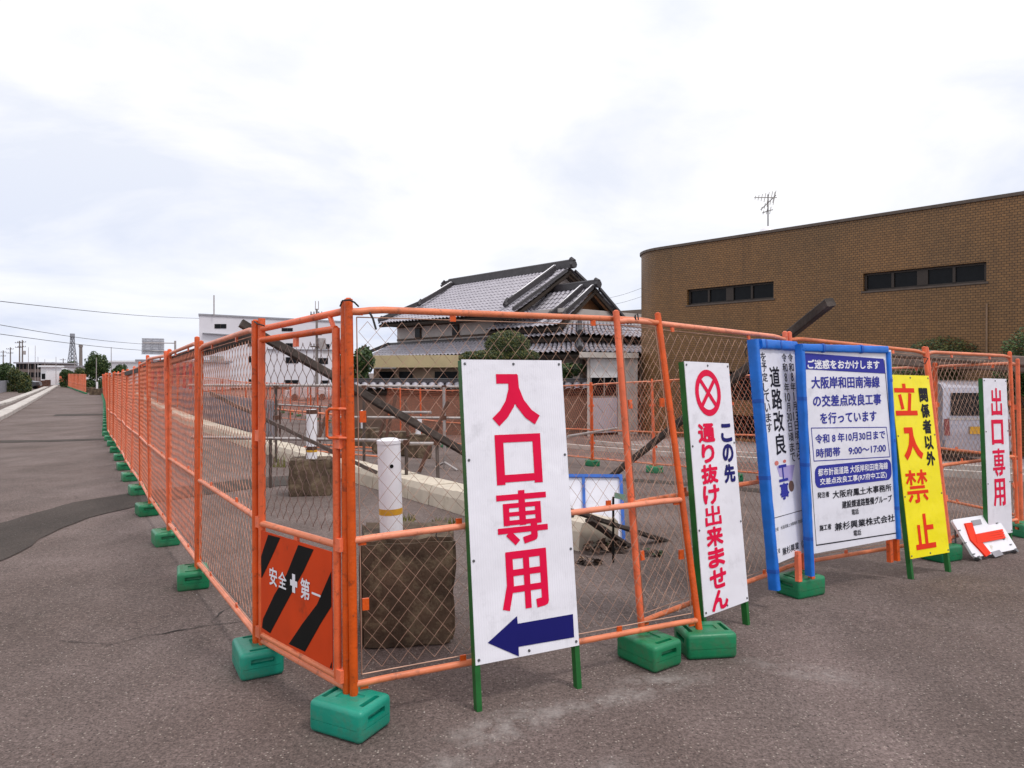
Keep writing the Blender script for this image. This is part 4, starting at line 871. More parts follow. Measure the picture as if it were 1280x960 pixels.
def lean_top(base_, n, px, py):
    r_ = (px - 640) / F; t_ = (base_.x - r_ * base_.y) / (r_ * n.y - n.x); Y = base_.y + n.y * t_; return Vector((base_.x + n.x * t_, Y, CH + (HY - py) / F * Y))
def nrm2(a, b_):
    d_ = (b_ - a); d_.z = 0; d_.normalize(); return Vector((-d_.y, d_.x, 0))
def fence_panel(label, A0, A1, B0, B1, group=None, **k):
    T = thing('mesh_fence_panel', label, 'fence panel', A0, group); panel_parts(T, Vector(A0), A0, A1, B0, B1, **k); return T

# corner and the run of panels to the right
c0_ = gx(443, 3.03); P1b = G(878, 818); Pbb = G(806, 822); P2b = gx(1000, 5.08); P3b = gx(1186, 5.98); P4b = gx(1272, 6.95)
nA = nrm2(c0_, P1b); nB = nrm2(Pbb, P2b); nC = nrm2(P2b, P3b)
c1_ = Vector(((435.5 - 640) / F * 3.03, 3.03, CH + (HY - 374) / F * 3.03))
P1t = lean_top(P1b, nA, 822, 392); Pbt = lean_top(Pbb + Vector((0, .035, 0)), nB, 770, 389); P2t = lean_top(P2b, nB, 981, 415); P3t = lean_top(P3b, nC, 1155, 434); P4t = lean_top(P4b, nC, 1262, 440)
FR_G = 'orange mesh fence panels facing the signs'
fence_panel('orange mesh fence panel behind the big entrance sign, its left post at the corner', c0_, c1_, P1b, P1t, FR_G, seed=3)
fence_panel('orange mesh fence panel leaning behind the tall sign with the red crossed circle', Pbb + Vector((0, .035, 0)), Pbt, P2b, P2t, FR_G, seed=4)
e_ = (P3b - P2b).normalized() * .045
fence_panel('orange mesh fence panel behind the large blue-framed notice', P2b + e_, P2t + e_, P3b, P3t, FR_G, seed=5)
e_ = (P4b - P3b).normalized() * .045
fence_panel('orange mesh fence panel in front of the silver van, right of the yellow sign', P3b + e_, P3t + e_, P4b, P4t, FR_G, seed=6)
P5b = gx(1277, 7.15); P5t = Vector((at(1272, 0, 7.15).x, 7.15, CH + (HY - 449) / F * 7.15)); P6b = gx(1093, 9.6); P6t = P6b + Vector((0, 0, 1.78))
fence_panel('orange mesh fence panel running back from the last right post', P5b, P5t, P5b.lerp(P6b, .5) , P5t.lerp(P6t, .5), FR_G, seed=7)
fence_panel('farther orange mesh fence panel closing the right end of the site', P5b.lerp(P6b, .51), P5t.lerp(P6t, .51), P6b, P6t, FR_G, seed=8)

# personnel gate between the two corner posts
ga, gb = gx(328, 3.60), gx(434, 3.05)
ga1 = Vector((at(327, 0, 3.60).x, 3.60, CH + (HY - 398) / F * 3.60)); gb1 = Vector((at(431, 0, 3.05).x, 3.05, CH + (HY - 377) / F * 3.05))
GT = thing('fence_gate', 'narrow orange mesh gate with black striped safety board at the corner', 'gate', ga); go = Vector(ga)
d_ = gb - ga; gate_w = Vector((d_.x, d_.y, 0)).length
def GP(s_, z, off=0.0):
    n2 = nrm2(ga, gb); return ga.lerp(ga1, z / 1.80).lerp(gb.lerp(gb1, z / 1.80), s_ / gate_w) + n2 * off
for s_ in (0, gate_w):
    mb = MB(); mb.tube(GP(s_, .02), GP(s_, 1.80), PR, 12); mb.build('post', m_orange, GT, go, smooth=50)
for z, nm in ((1.745, 'top_rail'), (.145, 'bottom_rail')):
    mb = MB(); mb.tube(GP(0, z), GP(gate_w, z + (.015 if z > 1 else 0)), RR, 10); mb.build(nm, m_orange if z > 1 else m_orange_pale, GT, go, smooth=50)
l0, l1 = .040, gate_w - .040
mb = MB(); mb.sweep([GP(l0, .185, -.02), GP(l0, 1.69, -.02)], .017, 10); mb.sweep([GP(l1, .185, -.02), GP(l1, 1.69, -.02)], .017, 10); mb.build('leaf_stile', m_orange, GT, go, smooth=50)
for z, nm, mm in ((1.685, 'leaf_top_rail', m_orange), (.755, 'leaf_middle_rail', m_orange_pale), (.19, 'leaf_bottom_rail', m_orange_pale)):
    mb = MB(); mb.tube(GP(l0, z, -.02), GP(l1, z, -.02), RR, 10); mb.build(nm, mm, GT, go, smooth=50)
mb = MB(); mb.tube(GP(gate_w - .13, 1.76), GP(gate_w - .02, 1.58), .011, 8); mb.build('gusset', m_orange, GT, go, smooth=50)
mb = MB(); mtx = Matrix(((d_.x / gate_w, -d_.y / gate_w, 0), (d_.y / gate_w, d_.x / gate_w, 0), (0, 0, 1)))
for z in (1.2, .76, .2):
    for s_ in (l0 - .02, l1 + .02): mb.box(GP(s_, z, -.02), (.05, .03, .055), mtx)
for s_ in (gate_w * .5,):
    for z in (1.655, .725, .22): mb.box(GP(s_, z, -.02), (.03, .014, .05), mtx)
tag(mb.build('hinge', m_orange, GT, go), kind='stuff')
def gfn(x, z): return GP(l0 + .02 + x, .79 + z, -.02)
mb = wire_mesh(gfn, l1 - l0 - .04, .87, .034, .056, r=.0016, seed=9, amp=.014, curl=True); mb.build('chain_link', m_wire_dark, GT, go, smooth=60, fix=False)
# striped safety board on the leaf
SBL, SBR = l0 + .022, l1 - .018; bz0, bz1 = .215, .725
mb = MB(); mb.prism([GP(SBL, bz0, -.036), GP(SBR, bz0, -.036), GP(SBR, bz1, -.036), GP(SBL, bz1, -.036)], nrm2(ga, gb) * .004); SB = mb.build('safety_board', m_boardor, GT, go)
def BPx(u, v, off): return GP(SBL + (SBR - SBL) * u, bz1 + (bz0 - bz1) * v, off)
def blk(px, py):                           # board position from the photo crop, via the four corners
    TL, TR, BR, BL = (330.7, 661), (422, 684), (420, 830), (327.2, 787)
    u = (px - (TL[0] + BL[0]) / 2) / ((TR[0] + BR[0]) / 2 - (TL[0] + BL[0]) / 2)
    for _ in range(3):
        yt = TL[1] + (TR[1] - TL[1]) * u; yb = BL[1] + (BR[1] - BL[1]) * u; v = (py - yt) / (yb - yt)
        xl = TL[0] + (BL[0] - TL[0]) * v; xr = TR[0] + (BR[0] - TR[0]) * v; u = (px - xl) / (xr - xl)
    return u, v
def zc_(X, Y): return (240 + X / 3.692, 600 + Y / 3.692)
for poly in ([(375, 245), (437, 258), (400, 330), (335, 442), (331, 442), (331, 345), (350, 305)], [(525, 288), (595, 305), (548, 405), (470, 540), (372, 698), (328, 672), (335, 632), (400, 520), (465, 425)],
             [(671, 400), (671, 560), (620, 640), (545, 776), (468, 745), (535, 650), (605, 555)], [(671, 815), (671, 845), (655, 838)]):
    pts = [blk(*zc_(*p)) for p in poly]; mb = MB(); mb.prism([BPx(min(.995, max(.005, u)), min(.995, max(.005, v)), -.0375) for u, v in pts], nrm2(ga, gb) * .001); mb.build('black_stripe', m_black, SB, go)
# D-shaped pull handles round the latch post
hz0, hz1 = 1.225, 1.335
for sgn in (-1, 1):
    mb = MB(); b_ = GP(gate_w - .01, 1.28, -.02); x_ = Vector((sgn, -.35 * sgn * 0, 0)) * .052
    pts = [b_ + Vector((0, -.02, .062)), b_ + Vector((0, -.02, .062)) + x_ * .8, b_ + Vector((0, -.02, .054)) + x_, b_ + Vector((0, -.02, -.054)) + x_, b_ + Vector((0, -.02, -.062)) + x_ * .8, b_ + Vector((0, -.02, -.062))]
    mb.sweep(pts, .0065, 8); mb.build('handle', m_orange, GT, go, smooth=60)

# the long run beside the road on the left
def LP(px, Y): return gx(px, Y)
lpts = [LP(320.5, 3.62), LP(247, 5.15), LP(211.5, 6.65), LP(187.5, 8.15), LP(175.5, 9.7), LP(164.5, 11.2), LP(157, 12.75), LP(152, 14.3)]
p = lpts[-1].copy()
poly = [Vector((p.x, p.y)), Vector((-11.5, 20.2)), Vector((-24.6, 43)), Vector((-37.2, 64.5))]
def walk(poly, step):
    L = [0]
    for a, b_ in zip(poly, poly[1:]): L.append(L[-1] + (b_ - a).length)
    out_ = []; s_ = 0
    while s_ <= L[-1]:
        for i in range(len(poly) - 1):
            if s_ <= L[i + 1]: out_.append(poly[i].lerp(poly[i + 1], (s_ - L[i]) / (L[i + 1] - L[i]))); break
        s_ += step
    return out_
for q in walk(poly, 1.80)[1:]: lpts.append(gp(q.x, q.y))
proto = thing('mesh_fence_panel', 'x', 'fence panel', (0, 0, 0))
panel_parts(proto, Vector((0, 0, 0)), (0, 0, 0), (0, 0, 1.8), (1.76, 0, 0), (1.76, 0, 1.8), seed=11, wr=.0019, curl=True, wirem=mat('orange_coated_wire', (.66, .20, .11), .5, .1, var=.2), dzz=.055)
index_kids()
GL = 'orange mesh fence panels along the left side of the site'
def place_panel(A_, B_, label, group, tilt=0.0, rack=0.0):
    c = copy_tree(proto) ; d_ = B_ - A_; ex = d_.normalized(); up = Vector((0, 0, 1)); n2 = nrm2(A_, B_); ez = (up - ex * up.dot(ex)).normalized(); ez = (ez * math.cos(tilt) + n2 * math.sin(tilt)).normalized()
    ey = ez.cross(ex); m_ = Matrix((ex * (d_.length / 1.80), ey, ez + ex * rack)).transposed().to_4x4(); m_.translation = A_ + ex * .02
    c.matrix_world = m_; tag(c, label, None, group); return c
used = False
for i in range(len(lpts) - 1):
    A_, B_ = lpts[i], lpts[i + 1]; n = len(lpts) - 1
    lab = 'orange mesh fence panel along the left side, %s from the gate' % ordinal(i + 1)
    if i < 1:
        A1_ = Vector((at(319, 0, A_.y).x, A_.y, CH + (HY - 401) / F * A_.y)); B1_ = Vector((at(250, 0, B_.y).x, B_.y, CH + (HY - 427) / F * B_.y))
        fence_panel(lab, A_, A1_, B_ - (B_ - A_).normalized() * .04, B1_ - (B_ - A_).normalized() * .04, GL, seed=10, wr=.0018, curl=True, dzz=.055, wirem=mat('pinkish_wire', (.52, .25, .17), .5, .1, var=.25))
    else: place_panel(A_, B_, lab, GL, rnd.uniform(-.025, .025), rnd.uniform(-.03, .03))
# second section farther along the road
poly2 = [Vector((-38.8, 64.6)), Vector((-52, 84)), Vector((-73, 115)), Vector((-101, 156))]
q2 = walk(poly2, 1.80)
for i in range(len(q2) - 1):
    if i >= 59: break
    place_panel(gp(*q2[i]), gp(*q2[i + 1]), 'distant orange mesh panel by the road bend, %s beyond the gap' % ordinal(i + 1), 'distant orange mesh panels beyond the gap', rnd.uniform(-.03, .03))
# inner line of panels on the far side of the site
f2 = [Vector((9.0, 3.3 + 1.0)),] ; poly3 = [Vector((4.72, 10.3)), Vector((2.76, 13.6)), Vector((1.73, 15.3)), Vector((-4.14, 25.7)), Vector((-5.9, 29)), Vector((-13.5, 42)), Vector((-30, 68))]
f2 = walk(poly3, 1.94); GI = 'orange mesh fence panels on the far side of the site'
for i in range(len(f2) - 1):
    place_panel(gp(*f2[i]), gp(*f2[i + 1]), 'thin-looking orange panel on the far side, %s from its right end' % ordinal(i + 1), GI, rnd.uniform(-.02, .02))
q4 = walk([Vector((-20, 40)), Vector((-11.6, 35)), Vector((-7.0, 30.6))], 1.85)
for i in range(len(q4) - 1):
    place_panel(gp(*q4[i]), gp(*q4[i + 1]), 'faint orange panel crossing the back of the site, %s from its left end' % ordinal(i + 1), 'orange panels crossing the back of the site', 0)
for o in [proto] + list(KIDS.get(proto.name, [])): bpy.data.objects.remove(o)

# ------------------------------------------------------------------ weighted base blocks
def block_mesh():
    def bx(c, s, bev=0, seg=2):
        bm = bmesh.new(); bmesh.ops.create_cube(bm, size=1); bmesh.ops.scale(bm, vec=s, verts=bm.verts); bmesh.ops.translate(bm, vec=c, verts=bm.verts)
        if bev: bmesh.ops.bevel(bm, geom=bm.edges[:], offset=bev, segments=seg, affect='EDGES', profile=.5)
        me = bpy.data.meshes.new('tmp'); bm.to_mesh(me); bm.free(); ob = bpy.data.objects.new('tmp', me); COL.objects.link(ob); return ob
    body = bx((0, 0, .075), (.31, .235, .15), .024, 3)
    cuts = []
    for s_ in (-1, 1):
        cuts.append(bx((s_ * .113, 0, .15), (.026, .125, .07), .006)); cuts.append(bx((s_ * .155, 0, .098), (.06, .125, .03), .006))
    cuts.append(bx((0, 0, .156), (.13, .075, .03), .008)); cuts.append(bx((.155, 0, .063), (.006, .3, .004))); cuts.append(bx((-.155, 0, .063), (.006, .3, .004)))
    cuts.append(bx((0, .1175, .063), (.32, .006, .004))); cuts.append(bx((0, -.1175, .063), (.32, .006, .004)))
    for c in cuts:
        m_ = body.modifiers.new('b', 'BOOLEAN'); m_.operation = 'DIFFERENCE'; m_.object = c; m_.solver = 'EXACT'
    bpy.context.view_layer.update()
    me = bpy.data.meshes.new_from_object(body.evaluated_get(bpy.context.evaluated_depsgraph_get()))
    for c in cuts + [body]: bpy.data.objects.remove(c)
    me.polygons.foreach_set('use_smooth', [True] * len(me.polygons)); me.set_sharp_from_angle(angle=R(32)); me.name = 'base_block'; return me
bme = block_mesh(); bme.materials.clear(); bme.materials.append(m_green); bme2 = bme.copy(); bme2.materials.clear(); bme2.materials.append(m_teal)
def base_block(pos, ang, label, me=bme, group='green weighted base blocks', sc=.89, tilt=(0, 0)):
    o = link('base_block', me); p = Vector(pos); o.location = (p.x, p.y, ground_z(p.x, p.y)); o.rotation_euler = (tilt[0], tilt[1], R(ang)); o.scale = (sc, sc, sc); return tag(o, label, 'base block', group)
base_block(gx(438, 3.0), -27, 'teal weighted base block at the front corner post, nearest the camera', bme2)
base_block(gx(322, 3.60), -60, 'teal weighted base block under the left gate post', bme2)
base_block(G(811, 826), -54, 'green weighted base block, left of the pair below the leaning post', bme)
base_block(G(881, 815), 8, 'green weighted base block, right of the pair, with a pale scuffed corner', bme)
base_block(gx(1000, 4.92), 28, 'green weighted base block under the blue padded sign leg', bme)
base_block(gx(1176, 5.98), 25, 'green weighted base block behind the yellow sign', bme)
base_block(gx(1283, 6.98), 10, 'green weighted base block at the right edge of the photo', bme)
for i in range(1, len(lpts)):
    p = lpts[i]; base_block((p.x - .02, p.y - .03), -60 + rnd.uniform(-8, 8), 'green weighted base block under the left fence, %s from the gate' % ordinal(i), bme, 'green base blocks along the left fence')
for i in range(0, min(60, len(q2))): base_block(q2[i], -60 + rnd.uniform(-9, 9), 'tiny green base block under the distant panels, %s beyond the gap' % ordinal(i + 1), bme, 'green base blocks under the distant panels')
for i in range(len(f2)): base_block(f2[i], -60 + rnd.uniform(-9, 9), 'green base block under the far-side panels, %s from their right end' % ordinal(i + 1), bme, 'green base blocks on the far side')

# ================================================================== SIGNS
def ribbon(pts, w):
    out_ = []
    for a, b_ in zip(pts, pts[1:]):
        ax, ay = a; bx_, by = b_; L = math.hypot(bx_ - ax, by - ay); nx_, ny_ = -(by - ay) / L * w / 2, (bx_ - ax) / L * w / 2
        out_.append([(ax + nx_, ay + ny_), (bx_ + nx_, by + ny_), (bx_ - nx_, by - ny_), (ax - nx_, ay - ny_)])
    for k in range(1, len(pts) - 1):
        out_.append([(pts[k][0] + w / 2 * math.cos(t_ * math.pi / 4), pts[k][1] + w / 2 * math.sin(t_ * math.pi / 4)) for t_ in range(8)])
    return out_
def Hh(y, w, a=0, b_=100): return ribbon([(a, y), (b_, y)], w)
def Vv(x, w, a=0, b_=100): return ribbon([(x, a), (x, b_)], w)
GLY = {
 '入': Hh(9, 18, 12, 56) + ribbon([(47, 2), (46, 30), (38, 55), (24, 75), (7, 90)], 20) + ribbon([(47, 2), (48, 28), (58, 54), (75, 76), (93, 88)], 20),
 '口': Vv(9, 18, 0, 100) + Vv(91, 18, 0, 100) + Hh(8, 16) + Hh(88, 15, 5, 95),
 '専': Hh(12, 11) + Vv(50, 13, 0, 66) + Vv(18, 12, 24, 65) + Vv(82, 12, 24, 65) + Hh(28, 9, 12, 88) + Hh(44, 8, 12, 88) + Hh(60, 9, 12, 88) + Hh(74, 11) + ribbon([(72, 64), (72, 90), (50, 95)], 13) + ribbon([(20, 79), (38, 98)], 13),
 '用': Hh(7, 13, 9, 96) + ribbon([(16, 2), (16, 58), (5, 98)], 15) + ribbon([(89, 2), (89, 92), (70, 94)], 15) + Vv(52, 13, 4, 100) + Hh(37, 11, 14, 90) + Hh(65, 11, 14, 90),
 '立': Vv(50, 15, 0, 20) + Hh(21, 14, 4, 96) + ribbon([(26, 34), (34, 80)], 14) + ribbon([(74, 30), (62, 86)], 14) + Hh(92, 15),
 '止': Vv(55, 15, 0, 92) + Hh(40, 14, 55, 96) + Vv(22, 14, 30, 92) + Hh(92, 15),
 '禁': Hh(14, 9, 2, 46) + Vv(24, 10, 0, 46) + ribbon([(23, 16), (4, 40)], 8) + ribbon([(25, 16), (45, 36)], 8) + Hh(14, 9, 54, 98) + Vv(76, 10, 0, 46) + ribbon([(75, 16), (55, 40)], 8) + ribbon([(77, 16), (97, 38)], 8)
      + Hh(53, 9, 16, 84) + Hh(68, 10, 2, 98) + ribbon([(50, 68), (50, 94), (34, 96)], 11) + ribbon([(24, 76), (8, 94)], 10) + ribbon([(76, 76), (92, 93)], 10),
 '出': Vv(50, 14, 0, 92) + Vv(14, 14, 8, 48) + Vv(86, 14, 8, 48) + Hh(43, 12, 8, 92) + Vv(8, 14, 56, 100) + Vv(92, 14, 56, 100) + Hh(91, 14, 2, 98),
}
FC = {}
def fmesh(s):
    if s in FC: return FC[s]
    c = bpy.data.curves.new('t', 'FONT'); c.body = s; c.size = 1; c.resolution_u = 3; c.fill_mode = 'BOTH'
    ob = bpy.data.objects.new('t', c); COL.objects.link(ob); bpy.context.view_layer.update()
    me = bpy.data.meshes.new_from_object(ob.evaluated_get(bpy.context.evaluated_depsgraph_get()))
    vs_ = [(v.co.x, v.co.y) for v in me.vertices]; fs = [tuple(p.vertices) for p in me.polygons]
    x0 = min(v[0] for v in vs_); x1 = max(v[0] for v in vs_); y0 = min(v[1] for v in vs_); y1 = max(v[1] for v in vs_)
    bpy.data.objects.remove(ob); bpy.data.meshes.remove(me); bpy.data.curves.remove(c)
    FC[s] = (vs_, fs, x0, x1, y0, y1); return FC[s]
class Sign:
    def __init__(s, name, label, cat, FL, FR, t_, h, group=None):
        FL, FR = Vector(FL), Vector(FR); ex = (FR - FL); s.W = ex.length; ex.normalize(); n2 = nrm2(FL, FR)
        ez = (Vector((0, 0, 1)) * h + n2 * t_); ez = (ez - ex * ez.dot(ex)).normalized(); s.H = math.hypot(h, t_); ey = ez.cross(ex)
        m_ = Matrix((ex, ey, ez)).transposed().to_4x4(); m_.translation = FL; s.m = m_; s.mi = m_.inverted()
        s.T = thing(name, label, cat, mw=m_, group=group)
    def loc(s, px, py):                     # photo pixel -> (x, z) on the board plane
        o_ = s.mi @ Vector((0, 0, CH)); d_ = s.mi.to_3x3() @ Vector(((px - 640) / F, 1, (HY - py) / F)); k = -o_.y / d_.y; p = o_ + d_ * k; return p.x, p.z
    def pix(s, x, z):
        p = s.m @ Vector((x, 0, z)); return 640 + F * p.x / p.y, HY - F * (p.z - CH) / p.y
    def sz(s, px, py, w=None, h=None):
        x, z = s.loc(px, py); a = s.pix(x, z); b_ = s.pix(x + .01, z); c = s.pix(x, z + .01); r_ = []
        if w is not None: r_.append(w / (abs(b_[0] - a[0]) / .01))
        if h is not None: r_.append(h / (abs(c[1] - a[1]) / .01))
        return r_
    def box(s, name, x0, x1, y0, y1, z0, z1, m, parent=None, bev=0):
        mb = MB(); mb.box(((x0 + x1) / 2, (y0 + y1) / 2, (z0 + z1) / 2), (x1 - x0, y1 - y0, z1 - z0)); ob = mb.build(name, m, parent or s.T)
        return ob
    def flat(s, name, pts, m, y=-.002, th=.0008, parent=None):
        mb = MB(); mb.prism([(x, y, z) for x, z in pts], (0, th, 0)); return mb.build(name, m, parent or s.board)
    def glyphs(s, name, items, m, y=-.0022, bold=.03, nb=8, parent=None):
        """items: (char or string, x0, x1, z0, z1) boxes in board metres"""
        mb = MB()
        for ch, x0, x1, z0, z1 in items:
            if ch in GLY:
                for k, poly in enumerate(GLY[ch]):
                    yy = y - .00006 * k; mb.add([(x0 + (x1 - x0) * a / 100, yy, z1 + (z0 - z1) * b_ / 100) for a, b_ in poly], [tuple(range(len(poly)))])
            else:
                vs_, fs, a0, a1, b0, b1 = fmesh(ch); W_, H_ = x1 - x0, z1 - z0
                if ch == 'ー': z0, z1 = (z0 + z1) / 2 - H_ * .06, (z0 + z1) / 2 + H_ * .06; H_ = z1 - z0
                n_ch = max(1, len(ch)); em = min(W_ / n_ch, abs(H_)) if n_ch > 1 else min(W_, H_) ; bb = bold * em
                offs = [(0, 0)] + [(math.cos(2 * math.pi * k / nb) * bb, math.sin(2 * math.pi * k / nb) * bb) for k in range(nb)] if bold else [(0, 0)]
                sx_, sz_ = (W_ - 2 * bb) / max(1e-6, a1 - a0), (H_ - 2 * bb) / max(1e-6, b1 - b0)
                for k, (ox, oz) in enumerate(offs):
                    yy = y - .00006 * k; mb.add([(x0 + bb + (vx - a0) * sx_ + ox, yy, z0 + bb + (vy - b0) * sz_ + oz) for vx, vy in vs_], fs)
        return mb.build(name, m, parent or s.board, fix=False)
    def line(s, txt, L, Rr, h, m, **k):
        xa, za = s.loc(*L); xb, zb = s.loc(*Rr); hh = s.sz((L[0] + Rr[0]) / 2, (L[1] + Rr[1]) / 2, h=h)[0]; z = (za + zb) / 2
        return s.glyphs('lettering', [(txt, xa, xb, z - hh / 2, z + hh / 2)], m, **k)
    def column(s, txt, Tp, Bt, w, m, gap=.12, **k):
        xa, za = s.loc(*Tp); xb, zb = s.loc(*Bt); ww = s.sz((Tp[0] + Bt[0]) / 2, (Tp[1] + Bt[1]) / 2, w=w)[0]; x = (xa + xb) / 2; n = len(txt); ch = (za - zb) / n; it = []
        for i, c in enumerate(txt):
            t1 = za - ch * i - ch * gap / 2; t0 = za - ch * (i + 1) + ch * gap / 2; nar = .16 if c == '1' else .5 if c == '8' else (.75 if c in '日月' else 1)
            if c == 'り': nar = .78
            if c == ' ': continue
            hh = (t1 - t0)
            if c in 'っ': t0 += hh * .15; t1 -= hh * .25; nar = .7
            it.append((c, x - ww / 2 * nar, x + ww / 2 * nar, t0, t1))
        return s.glyphs('lettering', it, m, **k)
def stand_sign(label, FL, FR, t_, h, zb, bm, fm=m_sgreen, name='standing_sign', leg=.03):
    S = Sign(name, label, 'sign', FL, FR, t_, h); W, H_ = S.W, S.H
    mb = MB(); mb.box((W / 2, .002, (zb + H_) / 2), (W - .004, .004, H_ - zb)); S.board = mb.build('board', bm, S.T)
    for x in (leg / 2, W - leg / 2):
        mb = MB(); mb.box((x + (-.003 if x < .1 else .003), .0045 + leg * .6, (H_ - .002) / 2), (leg * .85, leg * 1.2, H_ - .002)); mb.build('leg', fm, S.T)
    mb = MB()
    for z in (H_ - .02, zb + .02, (zb + H_) / 2): mb.box((W / 2, .0045 + leg * .5, z), (W - 2 * leg, leg * .8, .03))
    mb.build('crossbar', fm, S.T)
    for (x, z) in [(.018, H_ - .02), (W / 2, H_ - .02), (W - .018, H_ - .02), (.018, zb + .02), (W / 2, zb + .02), (W - .018, zb + .02)] + [(xx, zb + (H_ - zb) * f_) for xx in (.016, W - .016) for f_ in (.33, .66)]:
        mb = MB(); mb.tube((x, .001, z), (x, -.003, z), .0075, 8, .006); mb.tube((x, -.003, z), (x, -.006, z), .004, 6, .003); mb.build('bolt', m_bolt, S.T, smooth=30)
    return S

# 1. entrance-only sign with arrow
S1 = stand_sign('white sign with four red characters above a navy left arrow, nearest the camera', G(597, 891), G(728, 861), .195, 1.562, .20, m_board)
it = []
for ch, cx_, cy_, w_, h_ in (('入', 644.5, 500.5, 60, 66), ('口', 648.5, 573.5, 57, 62), ('専', 653, 645.5, 62, 66), ('用', 657.5, 723.5, 58, 73)):
    x, z = S1.loc(cx_, cy_); ww, hh = S1.sz(cx_, cy_, w_, h_); it.append((ch, x - ww / 2, x + ww / 2, z - hh / 2, z + hh / 2))
S1.glyphs('lettering', it, m_red)
S1.flat('arrow', [S1.loc(*p) for p in ((609.5, 803.5), (646, 770), (647, 779.5), (716, 767.5), (717.5, 796.5), (648, 808.5), (648.5, 820.5))], m_navy)
# 2. no through way sign
S2 = stand_sign('tall narrow white sign with a red crossed circle above red and navy writing', G(883, 804), G(938.5, 781), .165, 1.567, .14, m_board)
cx_, cz_ = S2.loc(885, 491); rx, rz = S2.sz(885, 491, 15.8, 29.0); r_o = (rx + rz) / 2 * 1.0
def ring(S, cx, cz, rx, rz, m):
    mb = MB(); n = 40
    for k in range(n):
        a, b_ = 2 * math.pi * k / n, 2 * math.pi * (k + 1) / n
        mb.quad(*[(cx + rx * f_ * math.cos(t_), -.0022, cz + rz * f_ * math.sin(t_)) for t_, f_ in ((a, 1), (b_, 1), (b_, .74), (a, .74))])
    for sg in (-1, 1):
        c_, s_ = .78 * .7071, .78 * .7071 * sg; w_ = .13 * .7071
        mb.quad(*[(cx + rx * a_, -.00225 - .0001 * sg, cz + rz * b_) for a_, b_ in ((-c_ - w_ * sg * -1 * 1, -s_ - w_), (c_ + w_ * sg * 1, s_ - w_), (c_ - w_ * sg, s_ + w_), (-c_ - w_ * sg, -s_ + w_))])
    return mb.build('no_entry_mark', m, S.board, fix=False)
mb = MB(); n = 40
for k in range(n):
    a, b_ = 2 * math.pi * k / n, 2 * math.pi * (k + 1) / n
    mb.quad(*[(cx_ + rx * f_ * math.cos(t_), -.0022, cz_ + rz * f_ * math.sin(t_)) for t_, f_ in ((a, 1), (b_, 1), (b_, .73), (a, .73))])
for j, ang in enumerate((45, -45)):
    c_, s_ = math.cos(R(ang)), math.sin(R(ang)); L_, w_ = .8, .10
    mb.quad(*[(cx_ + rx * (c_ * l_ - s_ * q_), -.0023 - .0001 * j, cz_ + rz * (s_ * l_ + c_ * q_)) for l_, q_ in ((-L_, -w_), (L_, -w_), (L_, w_), (-L_, w_))])
mb.build('no_entry_mark', m_red, S2.board, fix=False)
S2.column('通り抜け出来ません', (880, 528.5), (902.5, 762), 20.5, m_red, gap=.06, bold=.052, nb=12)
S2.column('この先', (905.5, 528.5), (914, 604), 13.5, m_navy, gap=.08, bold=.052, nb=12)
# 5. yellow keep-out sign
S5 = stand_sign('tall yellow keep-out sign with big red characters and small black column', G(1141, 724.6), G(1190, 715), .20, 1.53, .15, m_yellow)
it = []
for ch, cx_, cy_, w_, h_ in (('立', 1131.5, 499.5, 27, 40), ('入', 1140.8, 555, 24, 42), ('禁', 1146.4, 607.7, 27, 41), ('止', 1155.7, 664, 24.5, 44)):
    x, z = S5.loc(cx_, cy_); ww, hh = S5.sz(cx_, cy_, w_, h_); it.append((ch, x - ww / 2, x + ww / 2, z - hh / 2, z + hh / 2))
S5.glyphs('lettering', it, m_redor)
S5.column('関係者以外', (1152, 484), (1165.3, 583), 10.8, m_ink, gap=.1, bold=.045)
# 6. exit-only sign
S6 = stand_sign('narrow white sign with four red characters beside the last right posts', G(1237, 691), G(1266.5, 685), .07, 1.535, .14, m_board)
it = []
for ch, cx_, cy_, w_, h_ in (('出', 1245.4, 502, 13.5, 34), ('口', 1246.7, 540, 14.5, 31), ('専', 1248.5, 577.5, 15, 34), ('用', 1249.6, 615, 15, 34)):
    x, z = S6.loc(cx_, cy_); ww, hh = S6.sz(cx_, cy_, w_, h_); it.append((ch, x - ww / 2, x + ww / 2, z - hh / 2, z + hh / 2))
S6.glyphs('lettering', it, m_red)

# 3 and 4. blue padded notices
def pad(S, name, x0, z0, x1, z1, wx, wy, seed, parent=None, y=.02):
    """soft rectangular padding with slight creases between two points of the board plane"""
    r_ = random.Random(seed); a, b_ = Vector((x0, y, z0)), Vector((x1, y, z1)); d_ = (b_ - a).normalized(); u = Vector((0, 1, 0)); w_ = d_.cross(u).normalized(); n = 26; mb = MB(); q = 12; vs_ = []
    for i in range(n + 1):
        f_ = i / n; c_ = a.lerp(b_, f_); s1_ = 1 + r_.uniform(-.035, .035); s2_ = 1 + r_.uniform(-.05, .05)
        for k in range(q):
            t_ = 2 * math.pi * k / q + math.pi / q; cx, cy = math.cos(t_), math.sin(t_); e = .32; px_, py_ = math.copysign(abs(cx) ** e, cx), math.copysign(abs(cy) ** e, cy)
            vs_.append(c_ + w_ * px_ * wx * s1_ + u * py_ * wy * s2_)
    fs = [(i * q + k, i * q + (k + 1) % q, (i + 1) * q + (k + 1) % q, (i + 1) * q + k) for i in range(n) for k in range(q)] + [tuple(range(q))[::-1], tuple(range(n * q, n * q + q))]
    mb.add(vs_, fs); return mb.build(name, m_blue, parent or S.T, smooth=50)
